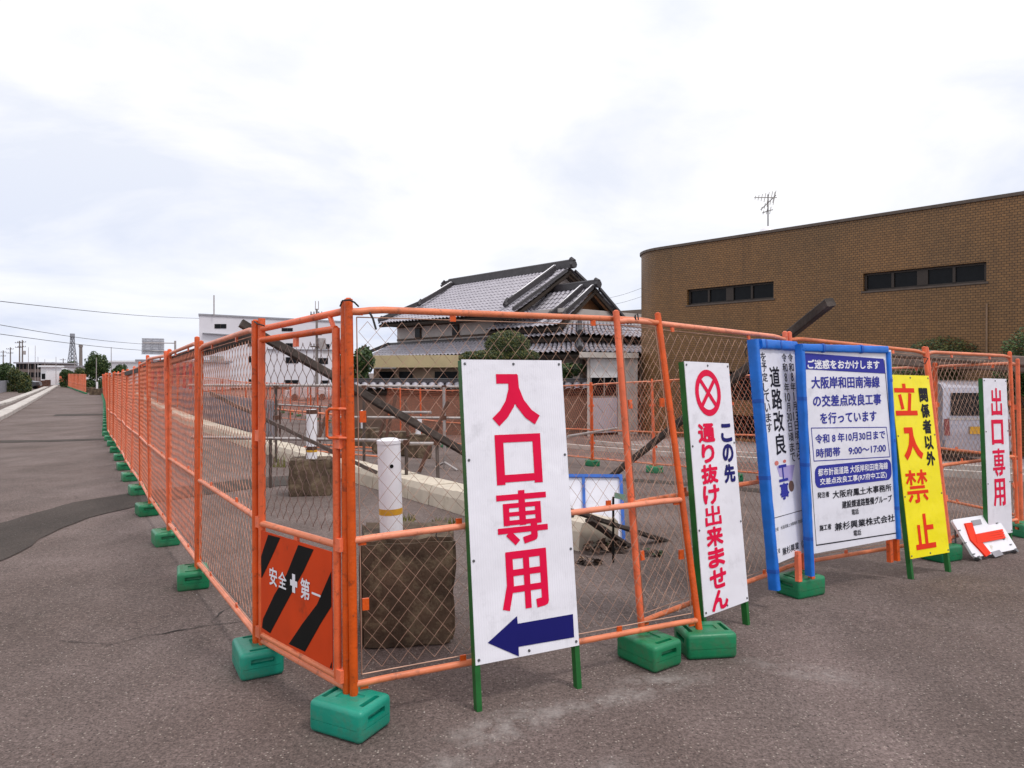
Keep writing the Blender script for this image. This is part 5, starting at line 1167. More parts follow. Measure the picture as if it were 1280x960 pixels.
def band(S, x, z, wx, wy, y=.02, horiz=False):
    mb = MB(); n = 12
    for hh, gr in ((.012, 1.06),):
        pts = []
        for s_ in (-hh, hh):
            for k in range(n):
                t_ = 2 * math.pi * k / n + math.pi / n; cx, cy = math.cos(t_), math.sin(t_); px_, py_ = math.copysign(abs(cx) ** .45, cx) * wx * gr, math.copysign(abs(cy) ** .45, cy) * wy * gr
                pts.append((x + (s_ if horiz else px_), y + py_, z + (px_ if horiz else s_)))
        mb.add(pts, [(k, (k + 1) % n, n + (k + 1) % n, n + k) for k in range(n)] + [tuple(range(n))[::-1], tuple(range(n, 2 * n))])
    mb.build('tie_band', m_bluedk, S.T, smooth=40)
# sign 3
f3 = Vector((at(970, 0, 4.56).x, 4.56, CH - (738 - HY) / F * 4.56)); dirB = (P2b - Pbb); dirB.z = 0; dirB.normalize(); W3 = .60
n3 = nrm2(f3, f3 + dirB); tp3 = lean_top(f3, n3, 943, 424); t3 = (tp3 - f3).xy.length; h3 = tp3.z - f3.z
S3 = Sign('padded_notice_sign', 'blue padded notice with vertical black writing, partly behind the larger blue notice', 'sign', f3, f3 + dirB * W3, t3, h3)
bzl = S3.loc(973, 704)[1]
mb = MB(); mb.box((W3 / 2 + .02, .002, (bzl + S3.H - .03) / 2), (W3 - .02, .004, S3.H - .03 - bzl)); S3.board = mb.build('board', m_sheet, S3.T)
pad(S3, 'left_padding', .012, .0, .008, S3.H, .025, .034, 1, y=.015); pad(S3, 'top_padding', .055, S3.H - .03, W3, S3.H - .03, .033, .04, 2, y=.016); pad(S3, 'right_padding', S3.loc(1007.5, 700)[0], .18, S3.loc(995.3, 445)[0], S3.H - .06, .020, .03, 3, y=.018)
for z in (.12, .72, 1.22): band(S3, .012 - .003 * z, z, .025, .034, .015)
for x in (.12, .34): band(S3, x, S3.H - .03, .033, .04, .016, True)
S3.column('を予定しています', (953.8, 440), (961.5, 541), 6.5, m_ink, gap=.1, bold=.012, nb=4)
S3.column('道路改良', (968, 457), (976, 569), 12.5, m_ink, gap=.06, bold=.02, nb=6)
S3.column(['令','和','8','年','1','月','13','日','頃','か','ら'], (988.3, 441), (998.2, 575), 6.0, m_ink, gap=.12, bold=.012, nb=4)
S3.column(['令','和','8','年','10','月','30','日','頃','ま','で'], (980.8, 441), (990, 578), 6.0, m_ink, gap=.12, bold=.012, nb=4)
S3.flat('purple_figure', [S3.loc(*p) for p in ((970.5, 583), (993, 581), (990, 600), (986.5, 602), (981, 597), (974.5, 596))], m_lilac, y=-.0012)
for (cx_, cy_, w_, h_, mm) in ((970.6, 579, 5, 6, m_pinkp), (980.5, 576.5, 4, 4, m_pinkp), (989, 607.5, 6.5, 14, m_brownp)):
    x, z = S3.loc(cx_, cy_); ww, hh = S3.sz(cx_, cy_, w_, h_); S3.flat('figure_shape', [(x + ww / 2 * math.cos(k * math.pi / 6), z + hh / 2 * math.sin(k * math.pi / 6)) for k in range(12)], mm, y=-.0018 - .0002 * (cx_ > 985))
S3.column('工事', (978, 580), (980.8, 625), 11, m_indigo, gap=.06, bold=.035, y=-.0026)
def rule(S, a, b_, th, m=m_ink, y=-.0016):
    (x0, z0), (x1, z1) = S.loc(*a), S.loc(*b_); d_ = math.hypot(x1 - x0, z1 - z0); nx_, nz_ = -(z1 - z0) / d_ * th / 2, (x1 - x0) / d_ * th / 2
    S.flat('ruled_line', [(x0 + nx_, z0 + nz_), (x1 + nx_, z1 + nz_), (x1 - nx_, z1 - nz_), (x0 - nx_, z0 - nz_)], m, y)
rule(S3, (966, 648), (1005, 637), .004)
S3.line('注者　大阪府鳳土木事務所 建設課', (968, 661), (1004, 651.5), 4.5, m_ink, bold=0)
S3.line('工者', (969.5, 689.5), (975, 688), 6, m_ink, bold=0); S3.line('兼杉興業（株）', (977.5, 687.8), (1010, 679), 9.5, m_ink, bold=.012, nb=4)
# sign 4
f4 = Vector((at(1013.5, 0, 4.80).x, 4.80, CH - (720 - HY) / F * 4.80)); dirC = (P3b - P2b); dirC.z = 0; dirC.normalize()
r_ = (1124.5 - 640) / F; W4 = (r_ * f4.y - f4.x) / (dirC.x - r_ * dirC.y)
n4 = nrm2(f4, f4 + dirC); tp4 = lean_top(f4, n4, 1003, 431); t4 = (tp4 - f4).xy.length; h4 = tp4.z - f4.z
S4 = Sign('padded_notice_sign', 'large blue padded roadworks notice with a dark blue header bar', 'sign', f4, f4 + dirC * W4, t4, h4)
zb4 = (S4.loc(1019.2, 690)[1] + S4.loc(1126, 673.7)[1]) / 2
mb = MB(); mb.box((W4 / 2 + .01, .002, (zb4 + S4.H - .02) / 2), (W4 - .02, .004, S4.H - .02 - zb4)); S4.board = mb.build('board', m_sheet, S4.T)
pad(S4, 'left_padding', .006, .0, -.012, S4.H, .019, .030, 11, y=.012); pad(S4, 'top_padding', -.02, S4.H - .02, W4 - .06, S4.H - .02, .027, .032, 12, y=.012); pad(S4, 'right_padding', W4 - .010, .14, W4 - .046, S4.H - .035, .021, .030, 13, y=.012)
for z in (.25, .75, 1.2): band(S4, .006 - .012 * z, z, .019, .030, .012); band(S4, W4 - .012 - .02 * z, z + .12, .021, .03, .012)
for x in (.2, .62): band(S4, x, S4.H - .02, .03, .035, .012, True)
for x in (-.085, .045, W4 - .07, W4 + .012):
    mb = MB(); mb.box((x, .03, .09 if x > .1 else .07), (.032, .032, .24 if x > .1 else .2)); mb.build('leg', m_orange, S4.T)
mb = MB(); mb.prism([(x, -.0022, z) for x, z in [S4.loc(*p) for p in ((1003.5, 441), (1104, 448.5), (1106.5, 467), (1005.5, 461.5))]], (0, .001, 0)); mb.build('header_bar', m_indigo, S4.board)
S4.line('ご迷惑をおかけします', (1008.8, 451.6), (1099, 459.4), 11.5, m_white_print, bold=.035, y=-.0030)
BL_ = dict(bold=.028, nb=6)
S4.line('大阪岸和田南海線', (1013.8, 476), (1099.4, 479.5), 15, m_indigo, **BL_); S4.line('の交差点改良工事', (1016, 499.7), (1101.2, 500.3), 14.8, m_indigo, **BL_)
S4.line('を行っています', (1025, 521.8), (1095.5, 520.8), 14.3, m_indigo, **BL_)
S4.line('令和 8 年10月30日まで', (1018.7, 546.6), (1106.2, 545), 11.5, m_indigo, **BL_); S4.line('時間帯　9:00～17:00', (1020, 564.8), (1107.2, 561.2), 11.5, m_indigo, **BL_)
for a, b_ in (((1014, 535), (1107.8, 534)), ((1107.8, 534), (1112.2, 571)), ((1112.2, 571), (1017.4, 576.3)), ((1017.4, 576.3), (1014, 535))): rule(S4, a, b_, .006, m_indigo)
(xa, za), (xb, zb_) = S4.loc(1018.5, 595), S4.loc(1114, 588); hh = S4.sz(1066, 592, h=27)[0] / 2; zc2 = (za + zb_) / 2; pts = []
for (cx_, cz_, a0) in ((xb - .05, zc2 + hh - .05, 0), (xa + .05, zc2 + hh - .05, 90), (xa + .05, zc2 - hh + .05, 180), (xb - .05, zc2 - hh + .05, 270)):
    for k in range(6): t_ = R(a0 + 18 * k); pts.append((cx_ + .05 * math.cos(t_), cz_ + .05 * math.sin(t_)))
S4.flat('rounded_bar', pts, m_indigo, y=-.002)
S4.line('都市計画道路 大阪岸和田南海線', (1022, 588.8), (1109.3, 583.6), 9.3, m_white_print, y=-.0030, bold=.02, nb=5); S4.line('交差点改良工事(R7府中工区)', (1024.5, 601), (1108, 595.2), 9.3, m_white_print, y=-.0030, bold=.02, nb=5)
SL = dict(bold=.022, nb=5)
S4.line('発注者', (1021.5, 619), (1036.5, 617.6), 7.5, m_ink, **SL); S4.line('大阪府鳳土木事務所', (1040.5, 616.5), (1114, 610.8), 9.5, m_ink, **SL)
S4.line('建設課道路整備グループ', (1052.3, 629.4), (1114.6, 624), 9.3, m_ink, **SL); S4.line('電話', (1064.4, 640), (1073.2, 639), 7.3, m_ink, bold=.01, nb=4)
S4.line('施工者', (1024.2, 659.6), (1039, 658.2), 7.5, m_ink, **SL); S4.line('兼杉興業株式会社', (1043, 657), (1118, 648.6), 9.8, m_ink, **SL); S4.line('電話', (1066.7, 666.4), (1076.2, 665), 7.3, m_ink, bold=.01, nb=4)
rule(S4, (1020.3, 681.6), (1124.8, 665.6), .008); rule(S4, (1124.6, 665.8), (1105, 450), .005); rule(S4, (1003.5, 441), (1020.3, 681.6), .004)

# 7. low tilted board with the red raised T arrow
f7a, f7b = Vector((3.84, 5.89, ground_z(3.84, 5.89) + .035)), Vector((4.446, 6.24, ground_z(4.45, 6.24) + .035))
S7 = Sign('arrow_board', 'small white board with a chunky red arrow, tilted back on the asphalt', 'sign', f7a, f7b, .187, .28)
W7, H7 = S7.W, S7.H; rr = .03; pts = []
for (cx_, cz_, a0) in ((W7 - rr, H7 - rr, 0), (rr, H7 - rr, 90), (rr, rr, 180), (W7 - rr, rr, 270)):
    for k in range(5): t_ = R(a0 + 22.5 * k); pts.append((cx_ + rr * math.cos(t_), cz_ + rr * math.sin(t_)))
mb = MB(); mb.prism([(x, 0, z) for x, z in pts], (0, .02, 0)); S7.board = mb.build('board', m_pvc, S7.T)
def q7(X, Y): return S7.loc(1080 + X / 4.8, 560 + Y / 4.8)
def raised(name, poly, m, h_=.012):
    P_ = [q7(*p) for p in poly]; mb = MB(); mb.prism([(x, -h_, z) for x, z in P_], (0, h_ - .0005, 0)); mb.build(name, m, S7.board)
raised('arrow_head', [(598, 455), (640, 450), (662, 520), (755, 635), (725, 655), (685, 610), (633, 555)], m_redor, .014)
for k in range(4):
    raised('arrow_shaft', [(655 + 3 * k, 522 + 13.5 * k), (822 + 5 * k, 490 + 14 * k), (826 + 5 * k, 502 + 14 * k), (665 + 3 * k, 535 + 13.5 * k)], m_redor, .016)
raised('battery_cover', [(640, 437), (695, 428), (705, 457), (655, 466)], m_far3, .006); raised('battery_cover', [(760, 626), (808, 612), (835, 640), (785, 657)], m_far3, .006)
for (X, Y) in ((570, 495), (795, 452), (657, 637), (878, 580), (606, 570), (838, 548)):
    x, z = q7(X, Y); mb = MB(); mb.box((x, -.004, z), (.03, .008, .008)); mb.build('screw', m_bolt, S7.board)
mb = MB()
for x in (.05, W7 - .05): mb.tube((x, -.015, -.012), (x, .035, -.012), .018, 10); mb.tube((x, .02, H7 * .9), (x, .22, -.02), .007, 6)
mb.tube((.05, .03, -.01), (W7 - .05, .03, -.01), .006, 6); mb.tube((-.03, .2, .02), (.06, .03, .16), .008, 6); mb.build('folding_stand', m_bolt, S7.T, smooth=40)

# text on the gate's safety board
def gate_text(items, m, bold=.03):
    mb = MB(); n2 = nrm2(ga, gb)
    for ch, cx_, cy_, wu, hv in items:
        u, v = blk(cx_, cy_); W_, H_ = wu, hv
        if ch == '+':
            k = .16
            for poly in ([(-.5, -k), (.5, -k), (.5, k), (-.5, k)], [(-k * 1.3, -.5), (k * 1.3, -.5), (k * 1.3, .5), (-k * 1.3, .5)]): mb.add([BPx(u + a * W_, v + b_ * H_, -.0390 - .0001 * len(mb.f)) for a, b_ in poly], [(0, 1, 2, 3)])
            continue
        vs_, fs, a0, a1, b0, b1 = fmesh(ch)
        for k in range(9):
            ox, oz = (0, 0) if k == 8 else (math.cos(k * math.pi / 4) * bold, math.sin(k * math.pi / 4) * bold); hs = H_ if ch != '一' else H_ * .07
            mb.add([BPx(u + ((vx - a0) / (a1 - a0) - .5 + ox) * W_, v - ((vy - b0) / (b1 - b0) - .5) * hs - oz * H_, -.0390 - .00006 * k) for vx, vy in vs_], fs)
    mb.build('lettering', m, SB, go, fix=False)
gate_text([('安', 347.8, 718.5, .115, .17), ('全', 360.6, 722.5, .115, .15), ('第', 390.2, 732.5, .12, .18), ('一', 403.5, 738, .11, .17)], m_white_print, .02)
gate_text([('+', 375.6, 726, .10, .17)], m_white_print)

# ================================================================== SITE CLUTTER
# precast kerb row inside the fence
def kerb_row(label, pts, w, h, L, m=m_conc, name='precast_kerb', top=.7):
    T = thing(name, label, 'kerb', gp(pts[0][0], pts[0][1])); o_ = Vector(T.location); P_ = [Vector((a, b_)) for a, b_ in pts]; q = walk(P_, L)
    for a, b_ in zip(q, q[1:]):
        d_ = (b_ - a).normalized(); n2 = Vector((-d_.y, d_.x))
        if n2.x < 0: n2 = -n2
        jit = rnd.uniform(-.012, .012); hh = h + rnd.uniform(-.008, .008); A_, B_ = a + d_ * .006 + n2 * jit, b_ - d_ * .006 + n2 * jit; mb = MB()
        prof = [(0, 0), (0.015, hh * top), (.05, hh), (w - .04, hh), (w, hh * .85), (w, 0)]
        za, zb = ground_z(*a), ground_z(*b_)
        va = [Vector((A_.x + n2.x * x, A_.y + n2.y * x, za + z - .02)) for x, z in prof]; vb = [Vector((B_.x + n2.x * x, B_.y + n2.y * x, zb + z - .02)) for x, z in prof]
        k = len(prof); mb.add(va + vb, [tuple(range(k)), tuple(range(2 * k - 1, k - 1, -1))] + [(i, i + k, (i + 1) % k + k, (i + 1) % k) for i in range(k)]); mb.build('kerb_unit', m, T, o_)
    return T
kerb_row('long row of pale concrete kerb units running back inside the fence', [(.60, 6.3), (-4.9, 14.7), (-11.5, 25.0), (-21, 41), (-33, 62)], .47, .26, .60)
kerb_row('pale concrete kerb row at the left road edge, nearer of two', [G(-40, 535)[:2], G(0, 517)[:2], G(67, 483)[:2]], 0.55, .2, 2.0, m_conc2, top=.9)
kerb_row('pale concrete kerb row at the left road edge, farther of two', [G(-40, 514)[:2], G(0, 505)[:2], G(55, 484.5)[:2]], .5, .18, 2.0, m_conc2, top=.9)
# rough concrete cubes with white bollards
def rough_cube(c, sx, sy, sz, ang, label, seed, me=None, bol=None, mat_=m_mossy):
    bm = bmesh.new(); bmesh.ops.create_cube(bm, size=1); bmesh.ops.bevel(bm, geom=bm.edges[:], offset=.035, segments=2, affect='EDGES'); bmesh.ops.subdivide_edges(bm, edges=bm.edges[:], cuts=7, use_grid_fill=True)
    r_ = random.Random(seed); from mathutils import noise as mn
    for v in bm.verts:
        n_ = mn.noise(v.co * 3 + Vector((seed, 0, 0))) * .035 + mn.noise(v.co * 9 + Vector((seed, 3, 0))) * .04; v.co += v.co.normalized() * n_; v.co.x *= sx; v.co.y *= sy; v.co.z = (v.co.z + .5) * sz - .01
    me = bpy.data.meshes.new('concrete_cube'); bm.to_mesh(me); bm.free(); me.materials.append(mat_); me.polygons.foreach_set('use_smooth', [True] * len(me.polygons)); me.set_sharp_from_angle(angle=R(40))
    o = link('concrete_cube', me); o.location = c; o.rotation_euler = (0, 0, R(ang)); return tag(o, label, 'concrete block')
def bollard(c, r, h, label, tapes=(), cap=True, tilt=(0, 0), hole=False):
    T = thing('bollard', label, 'bollard', c); T.rotation_euler = (tilt[0], tilt[1], 0)
    mb = MB(); mb.tube((0, 0, 0), (0, 0, h), r, 24); mb.build('pipe', m_pvc, T, smooth=40)
    if cap: mb = MB(); mb.tube((0, 0, h - .012), (0, 0, h + .008), r * 1.05, 24); mb.tube((0, 0, h + .008), (0, 0, h + .02), r * 1.02, 24, r * .6); mb.build('cap', m_pvc, T, smooth=40)
    for z, hh, mm in tapes: mb = MB(); mb.tube((0, 0, z), (0, 0, z + hh), r * 1.012, 24, caps=False); mb.build('tape_band', mm, T, smooth=40)
    if hole: mb = MB(); a = R(-70); mb.tube((math.cos(a) * r * .9, math.sin(a) * r * .9, h - .135), (math.cos(a) * r * 1.03, math.sin(a) * r * 1.03, h - .135), .011, 12); mb.build('bolt_hole', m_black, T)
    return T
cA = gx(509, 4.12); rough_cube(cA, .52, .50, .60, 9, 'big mossy concrete cube right behind the corner post, holding a white bollard', 3)
bpos = gx(489.5, 4.08); bollard((bpos.x, bpos.y, .57), .066, .535, 'white plastic bollard with orange-yellow tape on the nearest mossy cube', ((.12, .035, m_tape),), hole=True, tilt=(0, -.03))
cB = gx(389.5, 9.75); rough_cube(cB, .56, .50, .50, 12, 'second mossy concrete cube, seen through the gate mesh', 5)
bollard((gx(391, 9.75).x, 9.7, cB.z + .48), .072, .68, 'white bollard with dark tape bands on the second mossy cube', ((.13, .05, m_rust), (.10, .03, m_tape), (.62, .06, m_rust)), False)
cC = gx(457, 19.5); rough_cube(cC, .7, .6, .55, 0, 'weathered cube with a thin white bollard just right of the corner post', 7); bollard((gx(453.5, 19.3).x, 19.3, cC.z + .5), .055, .52, 'thin short white bollard right of the gate handle', (), True)
cD = gx(524, 16.2); rough_cube(cD, .55, .5, .55, 4, 'weathered cube under the tilted white bollard in mid-site', 9); bollard((gx(522.5, 16.2).x, 16.2, cD.z + .5), .062, .42, 'tilted white bollard on the mid-site cube', (), True, (0, .08))
cE = gx(490, 16.6); rough_cube(cE, .85, .5, .55, 4, 'long weathered block left of the mid-site cube', 10)
for px, Y, lab in ((46, 86, 'rusty brown post base beside the left kerb, nearest of three'), (55, 96, 'rusty brown post base beside the left kerb, middle of three'), (59.5, 104, 'rusty brown post base beside the left kerb, farthest of three')):
    b_ = gx(px, Y); rough_cube(b_, .62, .6, .9, 10, lab, px, mat_=m_rust)
for px, Y, lab in ((121, 62, 'brown concrete cube with white post in the gap of the distant fence'), (113, 68, 'brown concrete cube behind the left end of the gap')):
    rough_cube(gx(px, Y), .9, .8, .55, 5, lab, px)
b_ = gx(121.3, 62); bollard((b_.x, b_.y, b_.z + .5), .08, .6, 'small white bollard in the gap of the distant orange fence', ())

# timbers
def beam(label, p, q, w, h, m, r0=0.0, seed=1, name='timber_beam', cat='timber'):
    p, q = Vector(p), Vector(q); d_ = (q - p).normalized(); a = Vector((0, 0, 1)); u = d_.cross(a).normalized(); v = u.cross(d_); u2 = u * math.cos(r0) + v * math.sin(r0); v2 = v * math.cos(r0) - u * math.sin(r0); r_ = random.Random(seed)
    mb = MB(); n = 14; k8 = [(-1, -.8), (-.8, -1), (.8, -1), (1, -.8), (1, .8), (.8, 1), (-.8, 1), (-1, .8)]; vs_ = []
    for i in range(n + 1):
        c_ = p.lerp(q, i / n) + u2 * r_.uniform(-.004, .004) + v2 * r_.uniform(-.004, .004)
        for a_, b_ in k8: vs_.append(c_ + u2 * a_ * w / 2 * r_.uniform(.95, 1.05) + v2 * b_ * h / 2 * r_.uniform(.95, 1.05))
    mb.add(vs_, [(i * 8 + k, i * 8 + (k + 1) % 8, (i + 1) * 8 + (k + 1) % 8, (i + 1) * 8 + k) for i in range(n) for k in range(8)] + [tuple(range(8))[::-1], tuple(range(n * 8, n * 8 + 8))])
    o = mb.build(name, m, None, p); o.location = p; return tag(o, label, cat)
beam('long dark timber slanting down from the gate top behind the entrance sign', at(301, 404, 4.1), at(716, 643.5, 5.4), .036, .048, m_timber, .2, 1)
beam('dark timber board lying flat behind the leaning post, near the kerb end', at(700, 634, 6.0), at(852, 683, 6.9), .10, .035, m_timber, .1, 2)
beam('broken dark timber strip pointing at the leaning post foot', at(736, 650, 6.1), at(792, 687, 6.6), .07, .03, m_timber, .3, 3)
beam('thick dark timber leaning over the blue sign, its end against the tiled wall', at(1038, 377, 5.15), at(762, 597, 9.9), .075, .066, m_timber, .2, 4)
beam('dark timber lashed under the top rail left of the gate', at(317, 419, 3.95), at(206, 453.5, 7.35), .045, .075, m_timber, 0, 5)
beam('second dark timber lashed under the left fence top rail', at(213, 452, 7.25), at(158, 467, 13.0), .045, .075, m_timber, 0, 6)
beam('weathered grey log resting across the mesh at right, upper one', at(1098, 440, 8.6), at(1290, 453, 7.3), .10, .10, m_timberp, .3, 7)
beam('weathered grey log under the upper one, behind the right panels', at(1112, 452, 8.9), at(1290, 461, 7.6), .09, .09, m_timberp, .1, 8)
beam('thin grey pole slanting through the gate mesh', at(262, 491, 8.0), at(471, 591, 8.6), .045, .045, m_darksteel, 0, 9, 'slanting_pole', 'pole')
for k, (a, b_, Y, lab) in enumerate((((495, 494), (483, 546), 15.2, 'leaning rusty stake left of the mid-site cube'), ((507, 500), (510, 546), 15.0, 'upright rusty stake between the leaning stakes'), ((560, 502), (524, 590), 12.6, 'long leaning rusty stake in front of the mid-site cube'), ((487, 505), (474, 545), 15.6, 'thin leaning stake at the left of the stakes'), ((413, 505), (398, 550), 13.5, 'rusty stake seen through the gate mesh'), ((568, 495), (569, 500), 15, ''))):
    if lab:
        p, q = at(*a, Y), at(*b_, Y - .3); mb = MB(); mb.tube(p, q, .035, 6); o = mb.build('stake', m_rust, None, q); o.location = q; tag(o, lab, 'stake')
# pipe barricades
def pipe_line(T, pts, r, m=m_steel, nm='pipe'):
    mb = MB()
    for a, b_ in zip(pts, pts[1:]): mb.tube(a, b_, r, 8)
    return mb.build(nm, m, T, T.location, smooth=50)
T = thing('pipe_barricade', 'grey pipe barricade with a tall upright standing across the middle of the site', 'barricade', gx(556, 13.3))
pipe_line(T, [at(236, 481.5, 14.2), at(436, 482, 13.6), at(648, 484.5, 13.2)], .026); pipe_line(T, [at(424, 521.5, 13.4), at(654, 523, 13.2)], .024); pipe_line(T, [at(488, 515.5, 13.8), at(539, 515.5, 13.3)], .026)
pipe_line(T, [at(555, 484, 13.25), gx(556, 13.25)], .03, nm='upright'); pipe_line(T, [at(556, 578, 13.2), gx(572, 12.9, .01)], .022, nm='foot'); pipe_line(T, [at(556, 578, 13.3), gx(545, 13.5, .01)], .022, nm='foot'); pipe_line(T, [gx(455, 13.35), at(455, 483, 13.35)], .028, m_darksteel, 'upright'); pipe_line(T, [gx(345, 13.9), at(345, 482, 13.9)], .026, m_darksteel, 'upright')
for px in (555, 455, 345):
    mb = MB(); p = at(px, 522, 13.25); mb.box(p, (.09, .09, .08)); p = at(px, 484, 13.3); mb.box(p, (.08, .08, .07)); mb.build('clamp', m_rust, T, T.location)
T = thing('pipe_barricade', 'low grey pipe barricade behind the nearest white bollard', 'barricade', gx(510, 9.9))
pipe_line(T, [at(240, 546.5, 10.6), at(509, 551, 9.9)], .024); pipe_line(T, [at(505, 554.5, 9.9), at(552, 554.5, 9.9)], .024); pipe_line(T, [at(508, 551, 9.9), gx(508, 9.95)], .024, m_darksteel, 'upright'); pipe_line(T, [at(546, 552, 9.9), gx(548, 9.7)], .024, m_darksteel, 'foot'); pipe_line(T, [at(338, 548, 10.3), gx(338, 10.35)], .024, m_darksteel, 'upright')
pipe_line(T, [at(710, 545.5, 11.0), at(771, 535.5, 13.4)], .022)
for px in (508, 546): mb = MB(); mb.box(at(px, 553, 9.85), (.08, .08, .07)); mb.build('clamp', m_rust, T, T.location)
T = thing('pipe_rail', 'rust-coloured low pipe rail seen through the gate mesh', 'rail', gx(400, 17)); pipe_line(T, [at(336, 511, 18), at(440, 520, 16)], .022, m_orange_pale); pipe_line(T, [at(336, 505, 20), at(440, 511, 18)], .022, m_steel)
for px in (350, 400): pipe_line(T, [at(px, 507, 17.5), gx(px, 17.5)], .022, m_rust, 'upright')
# a fence panel lying flat on the ground behind the kerb
T = thing('fallen_fence_panel', 'orange mesh fence panel lying flat on the ground behind the kerb row', 'fence panel', gx(430, 11.9)); q = [G(372, 562, .05), G(478, 571, .05), G(500, 562, .05), G(392, 555, .05)]
for k in range(4): mb = MB(); mb.tube(q[k], q[(k + 1) % 4], .018, 7); mb.build('rail', m_orange_pale, T, T.location, smooth=50)
mb = MB(); mb.tube(q[0].lerp(q[1], .5), q[2].lerp(q[3], .5), .016, 6); mb.tube(q[0].lerp(q[3], .5), q[1].lerp(q[2], .5), .016, 6); mb.build('middle_rail', m_orange_pale, T, T.location)
# grey plate barrier behind the kerb row
T = thing('plate_barrier', 'low grey ribbed plate barrier standing behind the kerb row at left', 'barrier', gp(-5.6, 16.8)); q = walk([Vector((-5.6, 16.9)), Vector((-11.0, 26)), Vector((-30, 60))], 1.2); m_plate = mat('ribbed_grey_plate', (.22, .20, .23), .6, .1, var=.15)
for a, b_ in zip(q, q[1:]):
    mb = MB(); n = 8; d_ = (b_ - a); n2 = Vector((-d_.y, d_.x)).normalized()
    for k in range(n):
        p0 = a + d_ * (k / n) * .98; p1 = a + d_ * ((k + 1) / n) * .98; o1 = n2 * (.03 if k % 2 else 0); z = ground_z(*a); mb.prism([(p0.x + o1.x, p0.y + o1.y, z + .1), (p1.x + o1.x, p1.y + o1.y, z + .1), (p1.x + o1.x + n2.x * .02, p1.y + o1.y + n2.y * .02, z + .1), (p0.x + o1.x + n2.x * .02, p0.y + o1.y + n2.y * .02, z + .1)], (0, 0, 1.0))
    mb.build('panel', m_plate, T, T.location)
# blue-framed board lying back, seen between the entrance sign and the leaning post
bA, bB = G(690, 678), G(782, 679); SX = Sign('blue_framed_board', 'back of a white board with a blue frame, propped low behind the kerb end', 'sign', bA, bB, .30, .60); W_, H_ = SX.W, SX.H
mb = MB(); mb.box((W_ / 2, .012, H_ / 2), (W_ - .02, .004, H_ - .02)); SX.board = mb.build('board', m_sheet, SX.T)
for nm, c_, s_ in (('frame_bar', (W_ / 2, 0, H_ - .015), (W_ - .06, .03, .03)), ('frame_bar', (W_ / 2, 0, .015), (W_ - .06, .03, .03)), ('frame_bar', (W_ - .015, 0, H_ / 2), (.03, .031, H_)), ('frame_bar', (.015, 0, H_ / 2), (.03, .031, H_)), ('frame_bar', (W_ * .45, -.002, H_ * .72), (.028, .02, H_ * .5))): mb = MB(); mb.box(c_, s_); mb.build(nm, m_bluefr, SX.T)
# thin black rod with a pale green tag
r0 = G(766.5, 703); T = thing('marker_rod', 'thin black rod with a pale green tag behind the mesh', 'marker', r0); mb = MB(); mb.tube(r0, at(766.5, 621, r0.y), .010, 7); mb.build('rod', m_black, T, r0)
mb = MB(); y = r0.y; mb.prism([at(768, 615.5, y), at(782, 618.5, y), at(782, 626, y), at(768, 622.5, y)], (0, .004, 0)); mb.build('tag', mat('pale_green', (.22, .36, .27), .6), T, r0)
# wilted plants by the kerb end
def plant(px, py, w, h, label, seed, mats):
    b_ = G(px, py); T = thing('wilted_plant', label, 'plant', b_); r_ = random.Random(seed); mb = MB(); st = MB()
    for k in range(38):
        a = r_.uniform(0, 6.28); L = r_.uniform(.4, 1) * w; p = b_ + Vector((math.cos(a) * L, math.sin(a) * L * .7, r_.uniform(.02, h))); d_ = Vector((math.cos(a + r_.uniform(-.6, .6)), math.sin(a), r_.uniform(-.6, .5))).normalized(); s_ = Vector((-d_.y, d_.x, r_.uniform(-.5, .5))).normalized()
        ll = r_.uniform(.035, .075); mb.cur = r_.choice((0, 0, 1, 1, 2)); mid = p + d_ * ll * .5 + Vector((0, 0, .008)); e_ = p + d_ * ll - Vector((0, 0, .012)); mb.add([p, mid + s_ * ll * .42, e_, mid - s_ * ll * .42], [(0, 1, 2, 3)])
        if k % 7 == 0: st.tube(b_, p, .003, 4)
    mb.build('leaves', mats, T, b_, fix=False); st.build('stems', m_bark, T, b_)
DM = [mat('dead_leaf', (.085, .045, .03), .8, var=.3), mat('dead_leaf_dark', (.03, .018, .014), .8, var=.3), mat('dead_leaf_pale', (.30, .20, .14), .8, var=.3)]
plant(742, 692, .09, .09, 'wilted brown plant clump at the end of the kerb row', 1, DM); plant(760, 687, .08, .08, 'wilted clump with a few green leaves beside the marker rod', 2, [DM[0], DM[1], m_leafs[2]]); plant(774, 690, .07, .05, 'small dead plant clump to the right of the marker rod', 3, DM); plant(812, 694, .10, .02, 'flattened dark plant patch between the two leaning posts', 4, [DM[1], m_leafs[0], DM[0]]); plant(737, 705, .07, .03, 'tiny dead sprig in front of the wilted clumps', 5, DM)
# weeds on the kerb row, at its joints
for k, (px, py, lab) in enumerate(((349, 584, 'tuft of yellow grass against the kerb row behind the gate'), (505, 651, 'low weed tuft at the foot of the kerb row by the bollard'), (556, 656, 'green weed tuft at the foot of the kerb row by the entrance sign'))):
    b_ = G(px, py); mb = MB(); r_ = random.Random(k)
    for _ in range(40):
        p = b_ + Vector((r_.uniform(-.12, .12), r_.uniform(-.05, .05), 0)); t_ = p + Vector((r_.uniform(-.05, .05), r_.uniform(-.04, .04), r_.uniform(.05, .32 if k == 0 else .1))); mb.add([p - Vector((.006, 0, 0)), p + Vector((.006, 0, 0)), t_], [(0, 1, 2)])
    o = mb.build('grass_tuft', m_yleafs[2], None, b_, fix=False); o.location = b_; tag(o, lab, 'weeds')
